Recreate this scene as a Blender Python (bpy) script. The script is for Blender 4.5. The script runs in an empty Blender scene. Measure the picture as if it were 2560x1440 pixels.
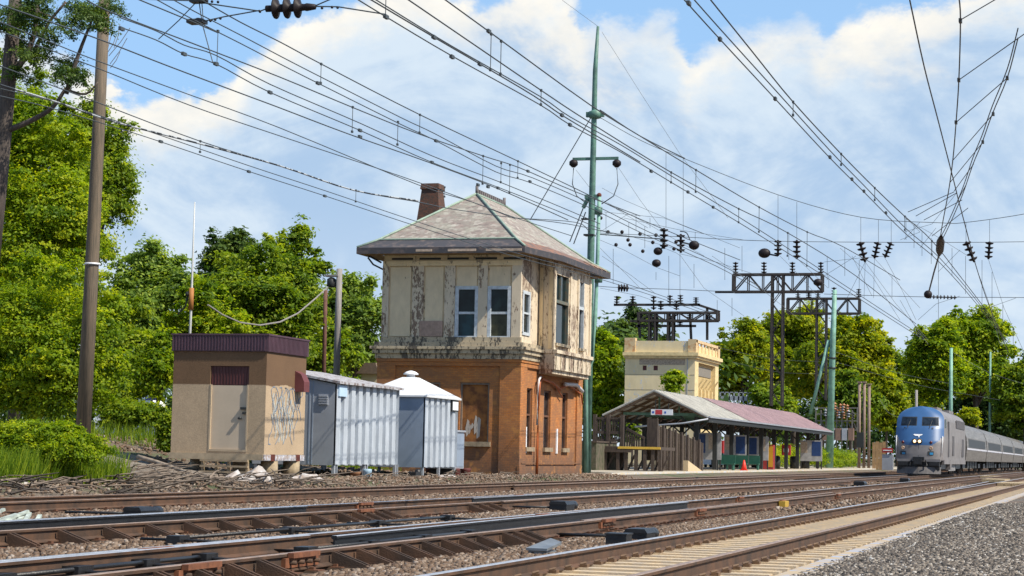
import bpy, bmesh, math, random
import numpy as np
from mathutils import Vector, Matrix
C = bpy.context.scene
COL = C.collection
rnd = random.Random(7)
R_ = math.radians
# ---------------------------------------------------------------- camera
F = 5000.0; CH = 1.015
PH = R_(4.696); TH = R_(16.583); RO = R_(1.203)
_f0 = Vector((-math.sin(TH), math.cos(TH), 0)); _rt = Vector((math.cos(TH), math.sin(TH), 0)); _up = Vector((0, 0, 1))
FW = _f0*math.cos(PH)+_up*math.sin(PH); _u1 = _up*math.cos(PH)-_f0*math.sin(PH)
CR = _rt*math.cos(RO)+_u1*math.sin(RO); CU = _u1*math.cos(RO)-_rt*math.sin(RO)
cam = bpy.data.cameras.new('camera'); co = bpy.data.objects.new('camera', cam); COL.objects.link(co)
cam.sensor_width = 36; cam.lens = F/2560*36; cam.clip_start = .1; cam.clip_end = 6000
m = Matrix((CR, CU, -FW)).transposed().to_4x4(); m.translation = (0, 0, CH); co.matrix_world = m
C.camera = co
C.render.resolution_x = 1024; C.render.resolution_y = 576
def ray(px, py): return FW+CR*((px-1280)/F)-CU*((py-720)/F)
O = Vector((0, 0, CH))
def PL(px, py, L):            # point at lateral distance L left of the camera
    d = ray(px, py); return O+d*(-L/d.x)
def PY(px, py, Y):
    d = ray(px, py); return O+d*(Y/d.y)
def PZ(px, py, z):
    d = ray(px, py); return O+d*((z-CH)/d.z)
# ---------------------------------------------------------------- light
SUN_EL = 50; SUN_AZ = 104      # azimuth clockwise from +Y (north)
C.view_settings.view_transform = 'Standard'; C.view_settings.look = 'None'
C.view_settings.exposure = 0.5; C.view_settings.gamma = 1
sl = bpy.data.lights.new('sun', 'SUN'); sl.energy = 4.8; sl.angle = R_(.5); sl.color = (1, .93, .80)
so = bpy.data.objects.new('sun', sl); COL.objects.link(so)
sd = Vector((math.sin(R_(SUN_AZ))*math.cos(R_(SUN_EL)), math.cos(R_(SUN_AZ))*math.cos(R_(SUN_EL)), math.sin(R_(SUN_EL))))
so.rotation_euler = sd.to_track_quat('Z', 'Y').to_euler(); so.location = (40, -20, 60)
W = bpy.data.worlds.new('World'); C.world = W; W.use_nodes = True
nt = W.node_tree; nt.nodes.clear()
class NT:
    def __init__(s, t): s.t = t
    def n(s, ty, **k):
        o = s.t.nodes.new(ty)
        for a, v in k.items():
            if a[0] == '_': o.inputs[int(a[1:])].default_value = v
            elif a.startswith('i_'): o.inputs[a[2:].replace('_', ' ')].default_value = v
            else: setattr(o, a, v)
        return o
    def l(s, a, b): s.t.links.new(a, b)
    def math(s, op, a, b=None, c=None, clamp=False):
        o = s.t.nodes.new('ShaderNodeMath'); o.operation = op; o.use_clamp = clamp
        for i, v in enumerate((a, b, c)):
            if v is None: continue
            if isinstance(v, (int, float)): o.inputs[i].default_value = v
            else: s.l(v, o.inputs[i])
        return o.outputs[0]
    def mix(s, f, a, b, bt='MIX'):
        o = s.t.nodes.new('ShaderNodeMix'); o.data_type = 'RGBA'; o.blend_type = bt
        for i, v in ((0, f), (6, a), (7, b)):
            if isinstance(v, (int, float)): o.inputs[i].default_value = v
            elif isinstance(v, tuple): o.inputs[i].default_value = v if len(v) == 4 else v+(1,)
            else: s.l(v, o.inputs[i])
        return o.outputs[2]
    def ramp(s, f, stops, interp='LINEAR'):
        o = s.t.nodes.new('ShaderNodeValToRGB'); e = o.color_ramp.elements; o.color_ramp.interpolation = interp
        while len(e) < len(stops): e.new(.5)
        for q, (p, c) in zip(e, stops): q.position = p; q.color = c if len(c) == 4 else tuple(c)+(1,)
        s.l(f, o.inputs[0]); return o.outputs[0]
    def noise(s, vec, scale, detail=4, rough=.5, dist=0):
        o = s.t.nodes.new('ShaderNodeTexNoise'); o.inputs['Scale'].default_value = scale
        o.inputs['Detail'].default_value = detail; o.inputs['Roughness'].default_value = rough; o.inputs['Distortion'].default_value = dist
        if vec is not None: s.l(vec, o.inputs['Vector'])
        return o.outputs['Fac']
    def mapr(s, v, a, b, c, d, smooth=False):
        o = s.t.nodes.new('ShaderNodeMapRange')
        if smooth: o.interpolation_type = 'SMOOTHSTEP'
        s.l(v, o.inputs[0])
        for i, q in enumerate((a, b, c, d)): o.inputs[i+1].default_value = q
        return o.outputs[0]
w = NT(nt)
tc = w.n('ShaderNodeTexCoord'); sep = w.n('ShaderNodeSeparateXYZ'); w.l(tc.outputs['Generated'], sep.inputs[0])
sx, sy, sz = sep.outputs
az = w.math('ARCTAN2', w.math('MULTIPLY', sx, -1), sy)              # angle left of +Y
hyp = w.math('SQRT', w.math('ADD', w.math('MULTIPLY', sx, sx), w.math('MULTIPLY', sy, sy)))
el = w.math('ARCTAN2', sz, hyp)
# cloud bank outline: elevation against azimuth (a real direction map of the sky)
bpx = [(-400, 330), (0, 120), (180, 190), (270, 230), (340, 285), (430, 262), (560, 240), (610, 190), (700, 115), (860, 38), (940, 0), (1040, -22), (1110, 20), (1210, 42), (1300, 8), (1420, 25), (1450, 80), (1520, 90), (1580, 95), (1650, 70), (1700, 120), (1725, 178), (1800, 130), (1950, 100), (2020, 85), (2055, 130), (2110, 90), (2200, 60), (2330, 40), (2440, 0), (2560, -30), (2900, 60)]
pts = []
for x, y in bpx:
    d = ray(x, y); pts.append((math.atan2(-d.x, d.y), math.atan2(d.z, math.hypot(d.x, d.y))))
A0, A1, E1 = -0.2, 0.8, 0.5
fc = w.n('ShaderNodeFloatCurve'); cv = fc.mapping.curves[0]
P_ = sorted([((a-A0)/(A1-A0), e/E1) for a, e in pts])
cv.points[0].location = (0, P_[0][1]); cv.points[1].location = (1, P_[-1][1])
for p in P_: cv.points.new(*p)
fc.mapping.update()
vec = w.n('ShaderNodeCombineXYZ'); w.l(az, vec.inputs[0]); w.l(w.math('MULTIPLY', el, 1.5), vec.inputs[1]); V = vec.outputs[0]
n1 = w.noise(V, 34, 6, .62, .3); n2 = w.noise(V, 9, 5, .55, .6); n3 = w.noise(V, 90, 4, .6)
w.l(w.mapr(w.math('ADD', az, w.math('MULTIPLY', w.math('SUBTRACT', n1, .5), .012)), A0, A1, 0, 1), fc.inputs['Value'])
bnd = w.math('MULTIPLY', fc.outputs[0], E1)
t0 = w.math('ADD', w.math('SUBTRACT', bnd, el), .005)
t1 = w.math('ADD', t0, w.math('MULTIPLY', w.math('SUBTRACT', n1, .5), .026))
t1 = w.math('ADD', t1, w.math('MULTIPLY', w.math('SUBTRACT', n3, .5), .018))
mask = w.mapr(w.math('DIVIDE', t1, w.mapr(n2, .3, .65, .0022, .009)), -1, 1.3, 0, 1, True)
t2 = w.math('ADD', t0, w.math('MULTIPLY', w.math('SUBTRACT', n2, .5), .11))
t2 = w.math('ADD', t2, w.math('MULTIPLY', w.math('SUBTRACT', n1, .5), .045))
t2 = w.math('ADD', t2, w.math('MULTIPLY', w.math('SUBTRACT', n3, .5), .03))
shade = w.mapr(t2, -.002, .036, 0, 1, True)
sub = w.mix(w.mapr(w.math('ADD', w.math('MULTIPLY', w.noise(V, 8, 6, .6, .8), .75), w.math('MULTIPLY', n1, .25)), .38, .60, 0, 1, True), (.31, .43, .59), (.50, .585, .67))
lit = w.mix(w.mapr(n1, .3, .7, 0, 1), (.60, .61, .60), (.76, .725, .655))
cl = w.mix(shade, lit, sub)
cl = w.mix(w.mapr(el, .0, .12, .75, 0), cl, (.54, .62, .70))
sky = w.n('ShaderNodeTexSky', sky_type='NISHITA', sun_disc=False, sun_elevation=R_(SUN_EL), sun_rotation=R_(SUN_AZ), dust_density=.3, ozone_density=3.0, air_density=1.0)
skc = w.mix(1.0, sky.outputs[0], (.105, .095, .098), 'MULTIPLY')
skc = w.mix(w.mapr(el, 0, .6, .95, .3), skc, (.27, .475, .74))
skc = w.mix(w.mapr(el, -.05, 0.0, 1, 0), skc, (.3, .3, .28))
fin = w.mix(w.math('MULTIPLY', mask, w.mapr(el, -.02, 0, 0, 1)), skc, cl)
bg = w.n('ShaderNodeBackground', i_Strength=1.0); w.l(fin, bg.inputs[0])
ow = w.n('ShaderNodeOutputWorld'); w.l(bg.outputs[0], ow.inputs[0])
# ---------------------------------------------------------------- object helpers
def meta(o, label=None, cat=None, group=None, kind=None):
    if label: o['label'] = label
    if cat: o['category'] = cat
    if group: o['group'] = group
    if kind: o['kind'] = kind
    return o
def thing(name, label, cat, loc=(0, 0, 0), group=None):
    o = bpy.data.objects.new(name, None); COL.objects.link(o); o.location = loc; o.empty_display_size = .3
    return meta(o, label, cat, group)
def wloc(o):
    v = Vector((0, 0, 0))
    while o: v += o.location; o = o.parent
    return v
class MB:
    def __init__(s): s.v = []; s.f = []; s.m = []; s.mi = 0; s.sm = []; s.smooth = False
    def add(s, vs, fs):
        b = len(s.v); s.v += [tuple(q) for q in vs]
        for f in fs: s.f.append(tuple(b+i for i in f)); s.m.append(s.mi); s.sm.append(s.smooth)
        return s
    def box(s, x0, x1, y0, y1, z0, z1):
        if x0 > x1: x0, x1 = x1, x0
        if y0 > y1: y0, y1 = y1, y0
        if z0 > z1: z0, z1 = z1, z0
        return s.add([(x0, y0, z0), (x1, y0, z0), (x1, y1, z0), (x0, y1, z0), (x0, y0, z1), (x1, y0, z1), (x1, y1, z1), (x0, y1, z1)],
                     [(0, 3, 2, 1), (4, 5, 6, 7), (0, 1, 5, 4), (1, 2, 6, 5), (2, 3, 7, 6), (3, 0, 4, 7)])
    def frame(s, a, b):
        d = (Vector(b)-Vector(a)); L = d.length; d = d/max(L, 1e-6)
        u = d.cross(Vector((0, 0, 1)));
        if u.length < 1e-3: u = Vector((1, 0, 0))
        u.normalize(); return d, u, u.cross(d)
    def bar(s, a, b, wd, h=None):
        h = h or wd; d, u, v = s.frame(a, b); a = Vector(a); b = Vector(b); vs = []
        for p in (a, b):
            for i, j in ((-1, -1), (1, -1), (1, 1), (-1, 1)): vs.append(p+u*i*wd/2+v*j*h/2)
        return s.add(vs, [(3, 2, 1, 0), (4, 5, 6, 7), (0, 1, 5, 4), (1, 2, 6, 5), (2, 3, 7, 6), (3, 0, 4, 7)])
    def tube(s, pts, r, n=6, r2=None):
        P = [Vector(p) for p in pts]; k = len(P); vs = []; fs = []
        for i, p in enumerate(P):
            d = (P[min(i+1, k-1)]-P[max(i-1, 0)]).normalized(); u = d.cross(Vector((0, 0, 1)))
            if u.length < .05: u = d.cross(Vector((0, 1, 0)))
            u.normalize(); v = u.cross(d); rr = r if r2 is None else r+(r2-r)*i/(k-1)
            for j in range(n):
                a = 2*math.pi*j/n; vs.append(p+u*math.cos(a)*rr+v*math.sin(a)*rr)
        for i in range(k-1):
            for j in range(n): fs.append((i*n+j, (i+1)*n+j, (i+1)*n+(j+1) % n, i*n+(j+1) % n))
        fs.append(tuple(range(n))); fs.append(tuple((k-1)*n+j for j in reversed(range(n))))
        o = s.smooth; s.smooth = n > 5; s.add(vs, fs); s.smooth = o; return s
    def cyl(s, x, y, z0, z1, r, n=16, r2=None): return s.tube([(x, y, z0), (x, y, z1)], r, n, r2)
    def lathe(s, c, axis, prof, n=14):       # prof: (along, radius)
        a = Vector(axis).normalized(); u = a.cross(Vector((0, 0, 1)))
        if u.length < .05: u = Vector((1, 0, 0))
        u.normalize(); v = a.cross(u); c = Vector(c); vs = []; fs = []
        for t, r in prof:
            for j in range(n):
                q = 2*math.pi*j/n; vs.append(c+a*t+u*math.cos(q)*r+v*math.sin(q)*r)
        for i in range(len(prof)-1):
            for j in range(n): fs.append((i*n+j, i*n+(j+1) % n, (i+1)*n+(j+1) % n, (i+1)*n+j))
        fs.append(tuple(reversed(range(n)))); fs.append(tuple((len(prof)-1)*n+j for j in range(n)))
        o = s.smooth; s.smooth = True; s.add(vs, fs); s.smooth = o; return s
    def ball(s, c, rx, ry=None, rz=None, n=14, k=9):
        ry = ry or rx; rz = rz or rx; vs = []; fs = []
        for i in range(k+1):
            a = math.pi*i/k
            for j in range(n):
                b = 2*math.pi*j/n; vs.append((c[0]+rx*math.sin(a)*math.cos(b), c[1]+ry*math.sin(a)*math.sin(b), c[2]+rz*math.cos(a)))
        for i in range(k):
            for j in range(n): fs.append((i*n+j, (i+1)*n+j, (i+1)*n+(j+1) % n, i*n+(j+1) % n))
        o = s.smooth; s.smooth = True; s.add(vs, fs); s.smooth = o; return s
    def prism(s, poly, axis, a, b):          # polygon in the two other axes, extruded along axis
        n = len(poly); mk = {'x': lambda p, t: (t, p[0], p[1]), 'y': lambda p, t: (p[0], t, p[1]), 'z': lambda p, t: (p[0], p[1], t)}[axis]
        vs = [mk(p, a) for p in poly]+[mk(p, b) for p in poly]
        return s.add(vs, [tuple(range(n)), tuple(reversed(range(n, 2*n)))]+[(i, i+n, (i+1) % n+n, (i+1) % n) for i in range(n)])
    def build(s, name, mats, parent=None, label=None, loc=None, fix=True):
        if not isinstance(mats, (list, tuple)): mats = [mats]
        off = wloc(parent) if parent else (Vector(loc) if loc else Vector((0, 0, 0)))
        me = bpy.data.meshes.new(name)
        me.from_pydata([(x-off.x, y-off.y, z-off.z) for x, y, z in s.v], [], s.f)
        for q in mats: me.materials.append(q)
        me.polygons.foreach_set('material_index', s.m); me.polygons.foreach_set('use_smooth', s.sm)
        if fix:
            b = bmesh.new(); b.from_mesh(me); bmesh.ops.recalc_face_normals(b, faces=b.faces); b.to_mesh(me); b.free()
        o = bpy.data.objects.new(name, me); COL.objects.link(o)
        if parent: o.parent = parent
        elif loc: o.location = loc
        if label: o['label'] = label
        return o
def copy_tree(o, parent=None):
    c = o.copy(); COL.objects.link(c)
    if parent: c.parent = parent
    for ch in [q for q in list(C.objects) if q.parent == o]: copy_tree(ch, c)
    return c
# ---------------------------------------------------------------- materials
MATS = {}
def mat(name, col, rough=.7, metal=0, var=0, scale=4, bump=0, bscale=40, stretch=None, spec=None, col2=None, lo=.35, hi=.65, detail=6, trans=0):
    if name in MATS: return MATS[name]
    M = bpy.data.materials.new(name); M.use_nodes = True; t = NT(M.node_tree); b = M.node_tree.nodes['Principled BSDF']
    b.inputs['Roughness'].default_value = rough; b.inputs['Metallic'].default_value = metal
    if spec is not None: b.inputs['Specular IOR Level'].default_value = spec
    g = t.n('ShaderNodeNewGeometry'); mp = t.n('ShaderNodeMapping'); t.l(g.outputs['Position'], mp.inputs[0])
    if stretch: mp.inputs['Scale'].default_value = stretch
    P = mp.outputs[0]
    c2 = col2 or tuple(max(0, q*(1-var)) for q in col)
    if var or col2:
        f = t.mapr(t.noise(P, scale, detail, .6), lo, hi, 0, 1)
        t.l(t.mix(f, col, c2), b.inputs['Base Color'])
    else:
        f = t.mapr(t.noise(P, 3, 5, .6), .3, .7, 0, 1)
        t.l(t.mix(f, tuple(q*.9 for q in col), tuple(min(1, q*1.08) for q in col)), b.inputs['Base Color'])
    if bump:
        bp = t.n('ShaderNodeBump', i_Strength=bump, i_Distance=.02); t.l(t.noise(P, bscale, 4, .6), bp.inputs['Height']); t.l(bp.outputs[0], b.inputs['Normal'])
    MATS[name] = M; M['P'] = 1
    return M
def emis(name, col, s):
    M = bpy.data.materials.new(name); M.use_nodes = True; b = M.node_tree.nodes['Principled BSDF']
    b.inputs['Base Color'].default_value = col+(1,); b.inputs['Emission Color'].default_value = col+(1,); b.inputs['Emission Strength'].default_value = s; return M
def glass(name, col, rough=.08):
    M = bpy.data.materials.new(name); M.use_nodes = True; b = M.node_tree.nodes['Principled BSDF']; t = NT(M.node_tree)
    g = t.n('ShaderNodeNewGeometry'); f = t.mapr(t.noise(g.outputs['Position'], 2.5, 3), .4, .6, 0, 1)
    t.l(t.mix(f, col, tuple(q*.5 for q in col)), b.inputs['Base Color']); b.inputs['Roughness'].default_value = rough; b.inputs['Specular IOR Level'].default_value = .22
    return M
M_steel = mat('rusty_rail_side', (.105, .052, .027), .8, 0, .45, 3, .3, 60, col2=(.045, .027, .017))
M_railtop = mat('polished_rail_top', (.62, .62, .64), .38, .6, .3, 6)
M_raildull = mat('dull_rail_top', (.34, .24, .18), .5, .2, .4, 5)
M_black = mat('greasy_black_steel', (.018, .018, .02), .42, .1, .5, 8, .3, 40)
M_wire = mat('wire_dark', (.05, .062, .07), .6)
M_twist = mat('twisted_cable', (.03, .035, .04), .6, col2=(.35, .37, .38), scale=3, lo=.49, hi=.51)
M_insul = mat('brown_porcelain', (.016, .011, .012), .55, spec=.25)
M_green = mat('green_painted_steel', (.11, .24, .18), .55, 0, .5, 2.5, col2=(.06, .12, .1))
M_greenpale = mat('faded_green_paint', (.22, .42, .33), .6, 0, .4, 2)
M_rustred = mat('rust_red', (.16, .035, .02), .8, 0, .5, 6)
M_lattice = mat('weathered_lattice_steel', (.045, .037, .034), .8, 0, .4, 3)
M_conc = mat('pale_concrete', (.54, .40, .235), .9, 0, .3, 5, .3, 30, col2=(.38, .32, .25))
M_tie = mat('old_timber_tie', (.13, .085, .055), .9, 0, .5, 9, .5, 30)
M_wood = mat('weathered_brown_wood', (.085, .06, .045), .85, 0, .5, 4, .3, 30, stretch=(3, 3, .6))
M_woodpole = mat('grey_brown_pole_wood', (.17, .125, .085), .85, 0, .45, 5, .3, 20, stretch=(6, 6, .35), col2=(.085, .07, .05))
M_greypole = mat('silver_grey_pole_wood', (.3, .28, .27), .85, 0, .4, 5, stretch=(6, 6, .4))
M_dark = mat('dark_metal', (.02, .022, .022), .6)  # near-black metal colour shared by posts, frames and small fittings
M_white = mat('white_paint', (.75, .76, .78), .5)
M_bark = mat('tree_bark', (.11, .085, .07), .9, 0, .5, 4, .5, 15, stretch=(4, 4, .6), col2=(.05, .04, .035))
# ---------------------------------------------------------------- ground and ballast
def gz(L, Y):
    def st(a, b, x):
        t = min(1, max(0, (x-a)/(b-a))); return t*t*(3-2*t)
    z = -.24
    z += .30*st(20.0, 22.2, L)                                   # verge beside the far track
    up = st(24, 36, L)*(1-st(66, 80, Y))*1.25
    z += up+st(60, 160, L)*2.0
    if L < 3.1: z = -.21+.05*st(3.1, 2.2, L) if False else -.21+.06*(1-st(2.0, 3.1, L))
    return z
mb = MB(); Ls = [-400, -60, -20, -5, 0, 1, 2, 2.6, 3.1, 4, 6, 8, 11, 15, 17, 19, 20, 20.6, 21.2, 22, 23, 24]+[24+1.2*i for i in range(1, 12)]+[42, 50, 60, 75, 95, 130, 180, 300, 600, 1500]
Ys = [-60, -20, 0]+[5+4*i for i in range(30)]+[130, 150, 180, 220, 280, 360, 500, 800, 1500, 3000]
vs = []
for Y in Ys:
    for L in Ls:
        z = gz(L, Y)
        if 22 < L < 60 and Y < 90: z += .06*math.sin(L*1.7+Y*.9)*math.sin(Y*.53+L*.31)
        vs.append((-L, Y, z))
nL = len(Ls); mb.smooth = True
mb.add(vs, [(j*nL+i, (j+1)*nL+i, (j+1)*nL+i+1, j*nL+i+1) for j in range(len(Ys)-1) for i in range(nL-1)])
MG = bpy.data.materials.new('ballast_and_dirt'); MG.use_nodes = True; t = NT(MG.node_tree); b = MG.node_tree.nodes['Principled BSDF']
g = t.n('ShaderNodeNewGeometry'); P = g.outputs['Position']; sp = t.n('ShaderNodeSeparateXYZ'); t.l(P, sp.inputs[0])
vo = t.n('ShaderNodeTexVoronoi', i_Scale=16.0); t.l(P, vo.inputs['Vector'])
hs = t.n('ShaderNodeSeparateColor'); t.l(vo.outputs['Color'], hs.inputs[0])
stone = t.ramp(hs.outputs[0], [(0, (.035, .03, .028)), (.35, (.085, .07, .055)), (.7, (.15, .125, .10)), (1, (.26, .24, .21))])
rust = t.mix(t.mapr(t.noise(P, .5, 4), .4, .62, 0, .65), stone, (.17, .095, .05), 'MIX')
dirt = t.mix(t.mapr(t.noise(P, 3, 8, .7), .35, .65, 0, 1), (.075, .055, .04), (.21, .16, .11))
dirt = t.mix(t.mapr(t.noise(P, .35, 4), .5, .62, 0, .8), dirt, (.05, .085, .02))
isd = t.mapr(t.math('ADD', sp.outputs[0], t.math('MULTIPLY', t.noise(P, .8, 4), 1.5)), -20.8, -19.6, 1, 0)
t.l(t.mix(isd, rust, dirt), b.inputs['Base Color']); b.inputs['Roughness'].default_value = .95
bp = t.n('ShaderNodeBump', i_Strength=.8, i_Distance=.05); t.l(t.math('ADD', vo.outputs['Distance'], t.noise(P, 9, 6, .7)), bp.inputs['Height']); t.l(bp.outputs[0], b.inputs['Normal'])
meta(mb.build('ground', MG), kind='structure', label='brown ballast and dirt ground under the tracks and sheds')
# pale gravel service path behind the bush
pb_ = MB(); nP = 14
for j in range(nP):
    for i in range(8):
        L = 24.5+1.3*j; Y = 50+.9*i+.25*j; pb_.v.append((-L, Y, gz(L, Y)+.07+.06*math.sin(L*1.7+Y*.9)*math.sin(Y*.53+L*.31)))
for j in range(nP-1):
    for i in range(7): q = j*8+i; pb_.f.append((q, q+1, q+9, q+8)); pb_.m.append(0); pb_.sm.append(True)
meta(pb_.build('path', mat('pale_grey_path_gravel', (.24, .20, .16), .95, 0, .45, 9, .6, 40)), kind='structure', label='pale gravel path behind the left bush')
# loose ballast stones as one mesh per bed
MS = bpy.data.materials.new('ballast_stone'); MS.use_nodes = True; t = NT(MS.node_tree); b = MS.node_tree.nodes['Principled BSDF']
at = t.n('ShaderNodeAttribute', attribute_name='tint'); g = t.n('ShaderNodeNewGeometry'); sp = t.n('ShaderNodeSeparateXYZ'); t.l(g.outputs['Position'], sp.inputs[0])
c0 = t.ramp(at.outputs['Fac'], [(0, (.02, .018, .017)), (.35, (.075, .062, .052)), (.7, (.165, .135, .108)), (.93, (.29, .255, .215)), (1, (.48, .46, .43))])
c0 = t.mix(t.mapr(sp.outputs[0], -3.3, -6.5, 0, .5), c0, (.17, .095, .05))
t.l(c0, b.inputs['Base Color']); b.inputs['Roughness'].default_value = .9
rng = np.random.default_rng(3)
def stones(name, label, zones, base, cat='ballast'):
    allv = []; tint = []
    cube = np.array([(x, y, z) for z in (-1, 1) for y in (-1, 1) for x in (-1, 1)], float)
    fq = np.array([(0, 2, 3, 1), (4, 5, 7, 6), (0, 1, 5, 4), (1, 3, 7, 5), (3, 2, 6, 7), (2, 0, 4, 6)])
    for (L0, L1, Y0, Y1, n, s0, s1, pw) in zones:
        L = rng.uniform(L0, L1, n); Y = Y0+(Y1-Y0)*rng.uniform(0, 1, n)**pw
        z = np.array([base(l, y) for l, y in zip(L, Y)])
        sz = rng.uniform(s0, s1, n)
        v = cube[None]*(.55+.45*rng.random((n, 8, 1)))*rng.uniform(.6, 1.1, (n, 1, 3))*sz[:, None, None]*.5
        a = rng.uniform(0, 6.28, n); bb = rng.uniform(-.8, .8, n)
        ca, sa, cb, sb = np.cos(a)[:, None], np.sin(a)[:, None], np.cos(bb)[:, None], np.sin(bb)[:, None]
        x, y, zz = v[..., 0], v[..., 1], v[..., 2]
        y, zz = y*cb-zz*sb, y*sb+zz*cb; x, y = x*ca-y*sa, x*sa+y*ca
        v = np.stack([x-L[:, None], y+Y[:, None], zz+z[:, None]+sz[:, None]*.12], -1)
        allv.append(v.reshape(-1, 3)); tint.append(np.repeat(rng.random(n), 24))
    v = np.concatenate(allv); n = len(v)//8; fs = (fq[None]+8*np.arange(n)[:, None, None]).reshape(-1)
    return rawmesh(name, v, fs, 4, np.concatenate(tint), MS), label
def rawmesh(name, v, loops, k, tint, M, parent=None):
    me = bpy.data.meshes.new(name); me.vertices.add(len(v)); me.vertices.foreach_set('co', np.ascontiguousarray(v, np.float32).ravel())
    me.loops.add(len(loops)); me.loops.foreach_set('vertex_index', loops.astype(np.int32)); nf = len(loops)//k
    me.polygons.add(nf); me.polygons.foreach_set('loop_start', np.arange(0, nf*k, k, dtype=np.int32)); me.polygons.foreach_set('loop_total', np.full(nf, k, np.int32))
    a = me.attributes.new('tint', 'FLOAT', 'CORNER'); a.data.foreach_set('value', tint.astype(np.float32))
    me.materials.append(M); me.update(calc_edges=True); me.validate()
    o = bpy.data.objects.new(name, me); COL.objects.link(o)
    if parent: o.parent = parent
    return o
o, l = stones('ballast', 'x', [(.5, 3.08, 13, 32, 46000, .022, .052, 1.4), (.9, 3.08, 32, 60, 14000, .04, .075, 1), ], lambda L, Y: gz(L, Y)+.01)
q = MB(); q.box(-3.24, -3.0, 10, 140, -.3, -.178); meta(q.build('edging_strip', mat('pale_blue_tan_edging', (.40, .31, .20), .9, 0, .2, 4, col2=(.30, .34, .43), lo=.46, hi=.60)), kind='structure', label='pale concrete edging strip between the nearest track and the gravel')
meta(o, 'loose grey gravel bank beside the nearest track', 'gravel', kind='stuff')
def bz(L, Y): return -.205
o, l = stones('ballast', 'x', [(5.6, 7.3, 8, 45, 17000, .035, .07, 1.2), (9.4, 11.9, 12, 60, 16000, .04, .075, 1.2), (13.9, 17.5, 20, 75, 15000, .05, .09, 1.2), (7.8, 8.9, 10, 45, 6000, .04, .07, 1.2), (12.4, 13.4, 18, 60, 6000, .04, .07, 1.2), (5.5, 18, 45, 110, 12000, .07, .12, 1)], bz)
meta(o, 'rusty brown ballast between the four tracks', 'gravel', kind='stuff')
o, l = stones('ballast', 'x', [(19.7, 26, 30, 92, 11000, .04, .12, 1.1), (24, 40, 38, 80, 5000, .06, .16, 1)], lambda L, Y: gz(L, Y)+.0)
meta(o, 'loose stones on the dirt verge in front of sheds', 'gravel', kind='stuff')
# ---------------------------------------------------------------- tracks
def rail_mb(L, Y0, Y1, shiny=True, h=.17, curve=None):
    m_ = MB(); prof = [(-.07, -h), (.07, -h), (.07, -h+.012), (.012, -h+.035), (.012, -.045), (.036, -.033), (.037, -.006), (.030, 0), (-.030, 0), (-.037, -.006), (-.036, -.033), (-.012, -.045), (-.012, -h+.035), (-.07, -h+.012)]
    n = len(prof); ys = [Y0+(Y1-Y0)*i/60 for i in range(61)] if curve else [Y0, Y1]; vs = []
    for y in ys:
        x = -L+(curve(y) if curve else 0)
        vs += [(x+a, y, z) for a, z in prof]
    m_.add(vs, [tuple(range(n)), tuple(reversed([(len(ys)-1)*n+i for i in range(n)]))])
    for k in range(len(ys)-1):
        for i in range(n):
            m_.mi = 1 if i in (6, 7, 8) else 0
            m_.add([], []); b0 = k*n; m_.f.append((b0+i, b0+n+i, b0+n+(i+1) % n, b0+(i+1) % n)); m_.m.append(m_.mi); m_.sm.append(False)
    m_.mi = 0
    return m_
def tie_mesh(concrete):
    t_ = MB()
    if concrete:
        t_.prism([(-.14, 0), (.14, 0), (.11, .2), (-.11, .2)], 'x', -1.32, 1.32)
        for s in (-.7525, .7525):
            for q in (-1, 1):
                t_.mi = 1; t_.box(s+q*.075, s+q*.15, -.055, .055, .19, .235); t_.tube([(s+q*.07, -.03, .235), (s+q*.12, 0, .25), (s+q*.07, .03, .235)], .014, 5); t_.mi = 0
    else:
        t_.box(-1.3, 1.3, -.11, .11, 0, .17)
        t_.mi = 1
        for s in (-.7525, .7525):
            t_.box(s-.19, s+.19, -.09, .09, .169, .18)
            for q in (-1, 1):
                t_.box(s+q*.075, s+q*.12, -.03, .03, .18, .205)
    return t_
def make_track(label, Lc, Y0, Y1, concrete, shin):
    T = thing('railway_track', label, 'railway track', (-Lc, Y0, -.37), 'parallel railway tracks')
    for q, s in ((.7525, shin[0]), (-.7525, shin[1])):
        rail_mb(Lc+q, 3, 420, s).build('rail', [M_steel, M_railtop if s else M_raildull], T)
    me = None; sp_ = .61; n = 100
    for i in range(n):
        y = Y0+i*sp_; zb = -.37 if concrete else -.357
        if me is None:
            q = tie_mesh(concrete); o = q.build('tie', [M_conc, M_clipc] if concrete else [M_tie, M_plate]); me = o.data
        else: o = bpy.data.objects.new('tie', me); COL.objects.link(o)
        o.parent = T; o.location = Vector((-Lc, y+(0 if concrete else rnd.uniform(-.04, .04)), zb))-T.location
    r = MB()
    y = Y0+n*sp_
    while y < 300:
        if concrete: r.box(-Lc-1.3, -Lc+1.3, y-.13, y+.13, -.36, -.172)
        else: r.box(-Lc-1.3, -Lc+1.3, y-.11, y+.11, -.36, -.178)
        y += sp_
    o = r.build('tie', M_conc if concrete else M_tie, T); o['kind'] = 'stuff'
    return T
M_clipc = mat('rusty_rail_clip', (.16, .09, .045), .7, 0, .4, 10)
M_plate = mat('rusty_tie_plate', (.14, .06, .03), .8, 0, .4, 8)
T1 = make_track('nearest railway track with pale concrete ties at right foreground', 4.6, 9.5, 0, True, (True, False))
T2 = make_track('second railway track from the camera, wooden ties and a row of rail braces', 8.35, 10, 0, False, (True, False))
T3 = make_track('third railway track from the camera, carrying the passenger train', 12.9, 19, 0, False, (True, False))
T4 = make_track('farthest railway track running beside the metal sheds and platform', 18.55, 28, 0, False, (False, False))
# concrete ballast fill between the concrete ties of the near track
f_ = MB(); f_.box(-5.92, -3.28, 8, 300, -.36, -.235); o = f_.build('tie_bed', mat('sandy_bed', (.40, .28, .16), .95, 0, .5, 20, .6, 60), T1)
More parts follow.
